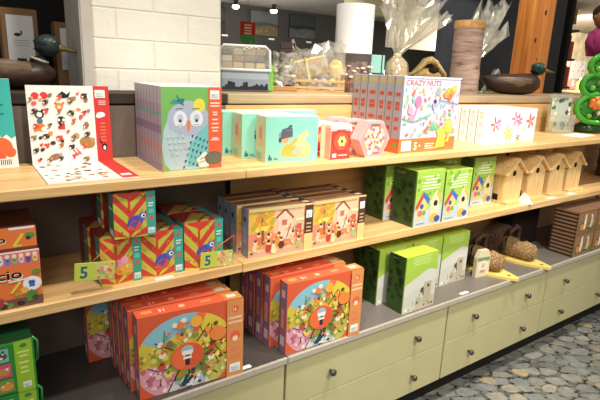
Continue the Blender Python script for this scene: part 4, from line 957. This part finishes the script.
# wooden birdhouses
def birdhouse(label, loc, rz):
    t = empty('birdhouse', loc, rz, label, 'birdhouse', 'plain wooden birdhouses')
    w, d, he, ha = .168, .145, .168, .236
    a = MB(); a.prism([(-w/2, .014), (w/2, .014), (w/2, he), (0, ha-.004), (-w/2, he)], -d/2, d/2, (226, 190, 130)); a.obj('body', BIRD_WOOD, t)
    for s in (-1, 1):
        ex, ez = s*(w/2+.014), he-.012
        q = MB(); L = math.hypot(ex, ha-ez); nx, nz = (ha-ez)/L*s, abs(ex)/L
        th = .011
        q.prism([(0, ha), (ex, ez), (ex+nx*th, ez+nz*th), (0, ha+th*1.4)] if s > 0 else [(0, ha), (0, ha+th*1.4), (ex+nx*th, ez+nz*th), (ex, ez)], -d/2-.022, d/2+.004, (226, 190, 130)); q.obj('roof_panel', BIRD_WOOD, t)
    MB().box((0, -.012, .007), (w+.018, d+.05, .014), bev=.001).obj('base', BIRD_WOOD, t)
    q = MB(); q.tube([(0, -d/2-.0008, .165), (0, -d/2+.0005, .165)], .0165, 18, (56, 36, 22), up=(0, 0, 1)); q.obj('entrance_hole', MATTE, t)
    q = MB(); q.box((-w/2-.0006, -d/2+.045, .032), (.0012, .032, .034), (46, 40, 34)); q.obj('side_label', MATTE, t)
    return t
B1 = birdhouse('plain wooden birdhouse nearest the green kits, first of four', (2.545, 1.60, ZM), 0)
for x, y, lab in ((2.763, 1.592, 'plain wooden birdhouse, second from the green kits'), (2.98, 1.59, 'plain wooden birdhouse, third from the green kits'), (3.205, 1.60, 'plain wooden birdhouse furthest right of the four')):
    copy_obj(B1, (x, y, ZM), 0, lab)
a = MB(); a.prism([(-.035, 0), (.035, 0), (0, .055)], -.03, .03, (244, 242, 236))
tag(a.obj('tent_card', MATTE, None, (2.605, 1.478, ZM), -.7), 'white folded tent card between the first two birdhouses', 'card', 'white cards on the middle shelf')
for x, lab in ((2.87, 'small white card lying before the second birdhouse'), (3.09, 'flat white card lying between third and fourth birdhouse')):
    tag(carton(.09, .05, .004, (226, 220, 206)).obj('flat_card', MATTE, None, (x, 1.478, ZM), .1), lab, 'card', 'white cards on the middle shelf')
# dark stacked boxes at the end of the middle shelf
for k in range(6):
    a = carton(.26, .2, .045, (78, 52, 40), (92, 66, 50), (88, 56, 42)); f = front(a, .26, .2, .045); f.rect(.1, .3, .9, .5, (150, 110, 80))
    l = left(a, .26, .2, .045); l.rect(0, .1, 1, .3, (50, 32, 26)); l.rect(.2, .5, .8, .7, (120, 86, 64))
    tag(a.obj('brown_flat_box', MATTE, None, (4.05+.01*(k % 2), 1.62, ZM+k*.0455)), 'flat brown box in the stack at the right end of the middle shelf, %s' % ['lowest', 'second up', 'third up', 'fourth up', 'fifth up', 'topmost'][k], 'box', 'flat brown boxes on the middle shelf')

# ================================================================== COUNTER
# green tote boxes left
def tote(w, d, h):
    a = carton(w, d, h, (24, 96, 44), (22, 66, 34), (40, 140, 50), .004); f = front(a, w, d, h)
    f.rect(.72, 0, .97, 1, (150, 196, 40)); f.rect(.97, 0, 1, 1, (40, 140, 50)); f.logo(.8, .07, .92, .18); f.ell(.85, .9, .04, (60, 140, 60), 1.4)
    for v, ww in ((.76, .17), (.68, .12), (.55, .14), (.45, .1), (.36, .12)): f.rect(.84-ww/2, v, .84+ww/2, v+.04, (214, 232, 130))
    for (u, v, c1, c2) in ((.42, .66, (140, 186, 176), (70, 100, 90)), (.44, .36, (230, 60, 130), (190, 150, 60)), (.46, .06, (130, 150, 60), (230, 150, 60)), (.12, .66, (236, 190, 70), (200, 80, 50)), (.14, .36, (90, 150, 200), (240, 220, 170)), (.16, .06, (210, 90, 70), (250, 220, 120))):
        f.rect(u, v, u+.22, v+.25, c1); f.ell(u+.11, v+.11, .07, c2, 1.5); f.dots(5, [c2, (240, 230, 200)], (.015, .03), (u+.03, v+.05, u+.19, v+.2))
    return a
for (z, h, lab, y) in ((ZC, .155, 'bottom green activity case at the lower left edge', 1.402), (ZC+.156, .152, 'upper green activity case stacked at the lower left edge', 1.40)):
    w, d = .17, .12; x, yy, r = place((.139-w, y), w, d, 0)
    t = empty('activity_case', (x, yy, z), r, lab, 'case', 'green activity cases')
    tote(w, d, h).obj('case_body', GLOSSY, t)
    MB().tube([(w/2, -.02, h*.35), (w/2+.01, -.02, h*.42), (w/2+.012, -.02, h*.8), (w/2, -.02, h*.9)], .004, 8, (60, 160, 60)).obj('handle', GLOSSY, t)
x, yy, r = place((-.12, 1.55), .26, .12, 0)
o = tote(.26, .12, .30).obj('activity_case', GLOSSY, None, (x, yy, ZC), r); tag(o, 'tall dark green case in shadow behind the stacked pair', 'case', 'green activity cases')

# pumpkin tree puzzles
def pumpkin(w, d, h):
    a = carton(w, d, h, (190, 66, 38), (226, 92, 52), (216, 88, 46)); f = front(a, w, d, h)
    cx, cy, R = .44, .42, .52
    f.clip = (.01, .01, .83, .99)
    secs = [(-.35, .55, (226, 206, 70)), (.55, 1.15, (220, 200, 60)), (1.15, 1.35, (234, 108, 50)), (1.35, 2.6, (136, 190, 206)), (2.6, 3.25, (206, 190, 60)), (3.25, 4.25, (222, 158, 168)), (4.25, 5.2, (214, 216, 214)), (5.2, 5.94, (190, 190, 90))]
    for a0, a1, c in secs: f.ell(cx, cy, R, c, 1.12, 0, 12, a0, a1)
    f.ell(cx, cy, .27, (160, 176, 60), 1.3); f.ell(cx-.02, cy+.12, .17, (226, 190, 60), 1.5); f.ell(.28, cy+.02, .1, (190, 176, 50), 1.1); f.ell(.58, cy-.1, .12, (120, 150, 60), 1.1)
    for ang, L, c in ((.5, .5, (110, 64, 40)), (.95, .42, (120, 70, 44)), (2.5, .4, (100, 90, 50)), (3.6, .46, (96, 60, 50)), (4.25, .46, (90, 60, 60)), (4.8, .42, (40, 70, 90)), (5.5, .46, (90, 80, 60)), (6.1, .5, (100, 60, 40)), (.15, .45, (120, 80, 50))):
        u1, v1 = cx+L*1.12*math.cos(ang)*h/w, cy+L*math.sin(ang); f.line(cx+.2*math.cos(ang)*h/w, cy+.18*math.sin(ang), u1, v1, .02, c)
        for s in (-.35, .35): f.line(cx+.33*math.cos(ang)*h/w, cy+.3*math.sin(ang), cx+.45*math.cos(ang+s)*h/w, cy+.43*math.sin(ang+s), .012, c)
    def ring(n, a0, a1, r0, r1, cols, s=(.015, .035)):
        for _ in range(n):
            q = random.uniform(a0, a1); rr_ = random.uniform(r0, r1); f.ell(cx+rr_*1.12*math.cos(q)*h/w, cy+rr_*math.sin(q), random.uniform(*s), random.choice(cols), 1.1, random.uniform(0, 3), 8)
    ring(34, 3.3, 4.2, .22, .5, [(236, 190, 200), (206, 120, 140), (250, 226, 226), (190, 100, 120)])
    ring(24, 4.3, 5.2, .2, .48, [(244, 244, 240), (90, 120, 130), (170, 190, 190), (60, 80, 90)])
    ring(34, -.3, .9, .22, .5, [(236, 150, 50), (214, 90, 40), (246, 220, 100), (170, 160, 50), (120, 70, 40)])
    ring(22, 1.4, 2.5, .2, .46, [(240, 190, 70), (226, 110, 60), (180, 190, 80), (240, 230, 200), (110, 160, 90)])
    ring(16, 2.6, 3.2, .2, .48, [(130, 150, 50), (226, 200, 90), (170, 120, 50)]); ring(14, 5.3, 5.9, .2, .48, [(120, 140, 60), (206, 150, 60), (230, 220, 150)])
    for q in range(12):
        an = q*.524+.2; u, v = cx+.27*1.1*math.cos(an)*h/w, cy+.26*math.sin(an)
        f.ell(u, v, .04, [(206, 70, 44), (240, 200, 90), (120, 150, 60), (236, 150, 60), (150, 100, 60), (240, 226, 190)][q % 6], 1.1); f.ell(u, v+.03, .022, [(120, 60, 40), (90, 130, 60), (230, 110, 60)][q % 3])
    f.ell(.53, .83, .07, (244, 170, 50)); f.ell(.38, .82, .045, (236, 120, 60), .9); f.ell(.74, .62, .09, (236, 130, 50), 1.1)
    f.ell(cx, cy, .17, (228, 92, 44), 1.15); f.ell(cx-.06, cy, .13, (236, 106, 50), .8); f.ell(cx+.07, cy, .13, (220, 84, 40), .8)
    f.ell(cx, cy+.06, .06, (240, 236, 226), 1.1); f.ell(cx, cy+.075, .065, (150, 190, 200), 1.1, 0, 10, 0, PI); f.rect(cx-.022, cy-.11, cx+.022, cy+.02, (50, 46, 60)); f.rect(cx-.04, cy-.03, cx+.04, cy, (240, 236, 226))
    f.line(cx, .19, cx-.05, .06, .04, (40, 66, 80)); f.line(cx-.02, .08, cx+.05, .16, .04, (40, 66, 80))
    f.clip = (0, 0, 1, 1)
    f.rect(.83, 0, 1, 1, (216, 140, 76)); f.logo(.86, .06, .97, .17); f.ell(.915, .88, .045, (226, 90, 50)); f.text('12', .893, .86, .05, (255, 236, 210))
    f.text('L\'automne', .845, .76, .05, (252, 232, 204), .14); f.text('enchanté', .845, .7, .05, (252, 232, 204), .14)
    f.ell(.915, .54, .06, (222, 96, 54), 1.1); f.ell(.915, .5, .035, (244, 214, 180)); f.rect(.87, .36, .96, .375, (232, 110, 80)); f.rect(.87, .33, .95, .345, (232, 110, 80)); f.rect(.86, .24, .97, .28, (224, 120, 80))
    l = left(a, w, d, h); l.rect(.3, 0, 1, 1, (150, 116, 140)); l.rect(0, 0, .3, 1, (196, 84, 60)); l.rect(0, 0, .06, 1, (110, 50, 44)); l.rect(.25, .1, .8, .24, (226, 214, 210)); l.rect(.3, .35, .7, .62, (226, 150, 130)); l.rect(.3, .78, .75, .88, (236, 200, 180)); l.rect(.08, .0, .2, 1, (120, 110, 150))
    tt = top(a, w, d, h); tt.rect(.83, 0, 1, 1, (206, 140, 70)); tt.rect(.86, .3, .95, .7, (226, 216, 206)); tt.text('31', .2, .25, .5, (250, 214, 190)); tt.ell(.42, .5, .2, (246, 190, 130)); tt.rect(.6, .35, .7, .65, (238, 140, 90)); tt.rect(.05, .3, .15, .7, (236, 150, 70))
    return a
w, d, h = .352, .052, .288
gp = 'orange pumpkin tree puzzle boxes'
x, y, r = place((.418, 1.402), w, d, -4.5); P1 = pumpkin(w, d, h).obj('pumpkin_puzzle_box', PRINT, None, (x, y, ZC), r); tag(P1, 'orange pumpkin tree puzzle box, front of the left row at the counter edge', 'box', gp)
for k in range(4):
    x, y, r = place((.408-.002*k, 1.462+.055*k), w, d, -2.5); copy_obj(P1, (x, y, ZC), r, 'orange pumpkin tree puzzle box, %s of the left row' % (ORD[k+1] if k < 3 else 'fifth, rearmost'))
x, y, r = place((.335, 1.705), w, d, 0); copy_obj(P1, (x, y, ZC), r, 'pumpkin tree puzzle box in deep shadow, set back left of the left row')
x, y, r = place((.958, 1.388), w, .045, -2.5); copy_obj(P1, (x, y, ZC), r, 'orange pumpkin tree puzzle box, front of the right row above the khaki drawers')
for k in range(4):
    x, y, r = place((.934-.001*k, 1.462+.058*k), w, d, -1); copy_obj(P1, (x, y, ZC), r, 'orange pumpkin tree puzzle box, %s of the right row' % (ORD[k+1] if k < 3 else 'fifth, rearmost'))

# bird feeder kits on the counter
def feeder(w, d, h):
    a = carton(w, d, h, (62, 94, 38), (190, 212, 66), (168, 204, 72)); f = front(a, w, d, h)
    f.rect(0, 0, 1, .56, (206, 206, 190)); f.poly([(0, .3), (1, .5), (1, .66), (.7, .72), (.3, .6), (0, .56)], (214, 212, 200)); f.poly([(0, .5), (.4, .62), (.8, .74), (1, .66), (1, .82), (0, .72)], (166, 200, 70)); f.rect(0, .8, 1, 1, (170, 204, 66))
    for k in range(4): f.rect(.22, .95-.04*k, .8-.05*(k % 2), .965-.04*k, (206, 226, 140))
    f.rect(.4, .0, 1, .2, (196, 184, 160)); f.rect(.62, .1, .86, .48, (188, 176, 150)); f.line(.62, .24, .6, .4, .03, (90, 90, 80)); f.ell(.56, .34, .05, (80, 86, 70), .7); f.line(.5, .12, .5, .3, .014, (120, 130, 90)); f.line(.4, .1, .44, .24, .014, (120, 140, 90)); f.line(.3, .08, .3, .2, .012, (140, 150, 100)); f.ell(.76, .4, .03, (60, 60, 54)); f.dots(10, [(120, 140, 80), (90, 100, 70), (220, 210, 180)], (.012, .025), (.1, .02, .95, .14))
    f.rect(.05, .03, .14, .08, (240, 240, 236))
    l = left(a, w, d, h); l.dots(26, [(40, 68, 24), (64, 102, 40), (34, 56, 20)], (.03, .07), (.06, .06, .94, .94)); l.rect(.94, 0, 1, 1, (120, 160, 50)); l.rect(.2, .92, .5, .95, (120, 110, 90))
    return a
gf = 'green bird feeder kit boxes'
w, d, h = .212, .10, .268
x, y, r = place((1.585, 1.388), w, d, .5); F1 = feeder(w, d, h).obj('feeder_kit_box', PRINT, None, (x, y, ZC), r); tag(F1, 'green bird feeder kit box alone in front on the grey counter', 'box', gf)
for bl, dd, lab in (((1.546, 1.515), 0, 'green bird feeder kit box behind the front one, left of the back row'), ((1.762, 1.512), 0, 'green bird feeder kit box in the middle of the back row'), ((1.977, 1.508), 1, 'green bird feeder kit box at the right of the back row, picture showing'), ((1.6, 1.63), 0, 'green bird feeder kit box in shadow, last row left'), ((1.83, 1.63), 0, 'green bird feeder kit box in shadow, last row right')):
    x, y, r = place(bl, w, d, dd); copy_obj(F1, (x, y, ZC), r, lab)

# straw nesting pouches on yellow boards
NEST = plain('woven_nest', (150, 118, 76), .85, noise=.35, scale=110, bump=1.0)
ROOFM = plain('dark_bark', (84, 60, 44), .9, noise=.3, scale=70, bump=1.0)
def nest(loc, rz, label):
    t = empty('nesting_pouch', loc, rz, label, 'nest', 'straw nests on yellow boards')
    a = MB(); pts = []
    for k in range(26):
        q = 2*PI*k/26; pts.append((.085*math.sin(q)*(1 if math.cos(q) < 0 else 1-.45*math.cos(q)), -.03-.2*math.cos(q)))
    n = len(pts); a.add([(x, y, .0) for x, y in pts]+[(x, y, .014) for x, y in pts], [list(range(n))[::-1], [n+i for i in range(n)]]+[[i, (i+1) % n, n+(i+1) % n, n+i] for i in range(n)], (226, 200, 104)); a.ball((0, -.175, .0125), (.012, .012, .003), (120, 84, 40), n=10); a.obj('board', MATTE, t)
    a = MB(); a.tube([(0, -.125, .065), (0, -.115, .065), (0, -.06, .068), (0, .02, .07), (0, .10, .07)], [.034, .048, .056, .058, .056], 20); a.obj('straw_tube', NEST, t)
    a = MB(); a.ball((0, -.045, .121), (.022, .02, .008), (30, 20, 14), n=10); a.obj('opening', MATTE, t)
    MB().ball((0, -.128, .065), (.036, .008, .036), (190, 164, 110), n=14).obj('woven_end', NEST, t)
    a = MB(); out = [(-.08, .014), (.08, .014), (.08, .12), (.055, .175), (0, .195), (-.055, .175), (-.08, .12)]; a.prism(out, .055, .15, (70, 50, 40)); a.tube([(-.082, .03, .05), (-.084, .02, .11), (-.056, .01, .175), (0, .0, .198), (.056, .01, .175), (.084, .02, .11), (.082, .03, .05)], .013, 8, (70, 50, 40)); a.obj('bark_hood', ROOFM, t)
    return t
N1 = nest((2.385, 1.565, ZC), math.radians(8), 'straw nesting pouch on yellow board, left one with a tag in front')
copy_obj(N1, (2.715, 1.565, ZC), math.radians(6), 'straw nesting pouch on yellow board, right one beside the brown boxes')
a = MB(); a.prism([(-.048, 0), (.048, 0), (.048, .11), (.03, .15), (-.03, .15), (-.048, .11)], -.012, .012, (222, 206, 170)); f = Art(a, (-.048, -.012, 0), (1, 0, 0), (0, 0, 1), .096, .15)
f.rect(.04, .6, .96, .74, (110, 150, 110)); f.ell(.5, .42, .2, (232, 220, 196), 1.2); f.rect(.3, .16, .7, .26, (190, 140, 130)); f.ell(.5, .42, .1, (200, 190, 160))
tag(a.obj('hang_tag', PRINT, None, (2.295, 1.49, ZC), math.radians(-8)), 'cream tag card with green band standing before the left straw nest', 'tag')

# brick-pattern picture boxes and the dark stack behind
def brickbox(w, d, h):
    a = carton(w, d, h, (112, 80, 60), (136, 100, 74), (132, 88, 60)); f = front(a, w, d, h)
    f.rect(.03, .05, .97, .93, (150, 112, 74)); f.rect(.06, .08, .94, .4, (96, 110, 62)); f.dots(24, [(84, 110, 56), (120, 136, 80), (70, 84, 50), (160, 90, 60)], (.04, .08), (.1, .12, .9, .6))
    f.poly([(.3, .2), (.42, .16), (.46, .5), (.42, .84), (.34, .8), (.36, .5)], (236, 220, 196)); f.ell(.39, .5, .13, (240, 226, 204), .8, .3); f.ell(.4, .8, .07, (236, 220, 200), .8); f.ell(.24, .3, .15, (226, 130, 50), 1.1); f.ell(.8, .4, .12, (206, 150, 70), .9); f.poly([(.66, .2), (.76, .2), (.78, .7), (.7, .76)], (220, 200, 176)); f.ell(.7, .74, .07, (230, 214, 190)); f.ell(.6, .3, .08, (190, 110, 60))
    l = left(a, w, d, h)
    for k in range(6): l.rect(.0, .03+k*.165, 1, .09+k*.165, (58, 38, 28)); l.rect(.06, .1+k*.165, .94, .175+k*.165, (156, 118, 88))
    return a
gb = 'brown brick-pattern picture boxes'; first = None
for i in range(3):
    for j in range(2):
        w, d, h = .235, .15, .142; loc = (3.17+i*.24, 1.455, ZC+j*.143); lab = 'brown brick-pattern picture box, %s row, %s column from the nests' % (['bottom', 'top'][j], ['first', 'second', 'third'][i])
        if first is None: first = brickbox(w, d, h).obj('picture_box', PRINT, None, loc, 0); tag(first, lab, 'box', gb)
        else: copy_obj(first, loc, 0, lab)
for k in range(3):
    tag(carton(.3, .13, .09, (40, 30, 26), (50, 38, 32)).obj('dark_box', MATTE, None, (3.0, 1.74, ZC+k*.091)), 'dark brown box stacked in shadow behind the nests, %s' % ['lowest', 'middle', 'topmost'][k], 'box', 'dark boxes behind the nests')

# white price stickers along the edges
for x, y, z, up, lab in ((.785, 1.392, ZC, 1, 'white price sticker on the counter by the left pumpkin box'), (2.03, 1.392, ZC, 1, 'white price sticker on the counter edge before the feeder kits'), (.53, 1.462, ZM, 1, 'white price sticker on the middle shelf below the zigzag cubes'), (1.26, 1.4655, ZM, 1, None)):
    if lab: tag(carton(.06, .018, .0012, (240, 238, 232)).obj('price_sticker', MATTE, None, (x, y, z)), lab, 'sticker', 'white price stickers')

# ================================================================== CAMERA AND LIGHT
R_ = [[0.8168641723076266, -0.5753831289687846, 0.040831102094691964], [0.11077368719715341, 0.22594384613469926, 0.9678215582526598], [0.5660937327200535, 0.786055744392184, -0.24830274360773036]]
cam = bpy.data.objects.new('camera', bpy.data.cameras.new('camera')); C.objects.link(cam)
cam.matrix_world = Matrix(((R_[0][0], R_[1][0], -R_[2][0], 0), (R_[0][1], R_[1][1], -R_[2][1], 0), (R_[0][2], R_[1][2], -R_[2][2], 1.55), (0, 0, 0, 1)))
cam.data.sensor_width = 36; cam.data.lens = 36*503/600; cam.data.clip_start = .05
bpy.context.scene.camera = cam

def spot(loc, target, power, size, angle=80, blend=.8, c=(255, 250, 241)):  # builds the ceiling lamps and also the unseen fills added for brightness
    l = bpy.data.lights.new('ceiling_or_fill_spot', 'SPOT'); l.energy = power; l.shadow_soft_size = size; l.spot_size = math.radians(angle); l.spot_blend = blend
    l.color = lin(c)[:3]
    o = bpy.data.objects.new('ceiling_or_fill_spot', l); C.objects.link(o); o.location = loc
    o.rotation_euler = (Vector(target)-Vector(loc)).to_track_quat('-Z', 'Y').to_euler(); return o
spot((1.55, .75, 2.75), (1.75, 1.6, 1.1), 170, .07, 62)
spot((2.75, .8, 2.75), (2.75, 1.6, 1.0), 110, .07, 60)
spot((.45, .8, 2.75), (.6, 1.5, .9), 95, .07, 62)
spot((4.0, .8, 2.75), (3.9, 1.7, 1.0), 95, .07, 60)
spot((1.5, -.8, 2.7), (2.1, 1.5, .4), 230, .3, 66)  # unseen fill added from the front
spot((-.6, -.9, 2.3), (1.4, 1.6, 1.1), 80, .4, 60)  # unseen fill added to lighten the left sides of the boxes
spot((1.9, 1.75, 2.95), (2.1, 2.2, 1.5), 60, .06, 95)  # extra spot added to brighten the things on the ledge
spot((.9, 1.2, 2.95), (.8, 1.95, 1.8), 62, .06, 80)  # unseen spot added to whiten the brick pier
spot((3.1, 1.5, 2.9), (3.9, 2.9, 1.7), 90, .06, 90)  # added to lift the slate partition out of black
spot((3.6, 4.6, 2.4), (4.2, 7, 1.9), 60, .1, 120)
for lp in ((3.2, 5.6, 1.7), (6.2, 4.6, 1.75)):  # unseen point fills added to light the far ceiling and wall
    pl = bpy.data.lights.new('far_fill', 'POINT'); pl.energy = 75; pl.shadow_soft_size = .15; pl.color = lin((255, 246, 232))[:3]
    po = bpy.data.objects.new('far_fill', pl); C.objects.link(po); po.location = lp
spot((5.6, 3.3, 2.2), (5.8, 5, 2.2), 60, .1, 140)
spot((7.5, 3.6, 2.4), (8.6, 5.1, 1.5), 700, .1, 110)  # strong unseen spot added to brighten the far right wall
w = bpy.data.worlds.new('world'); bpy.context.scene.world = w; w.use_nodes = True
w.node_tree.nodes['Background'].inputs[0].default_value = lin((255, 249, 242)); w.node_tree.nodes['Background'].inputs[1].default_value = .45
vs = bpy.context.scene.view_settings; vs.view_transform = 'Standard'; vs.look = 'None'; vs.exposure = 0
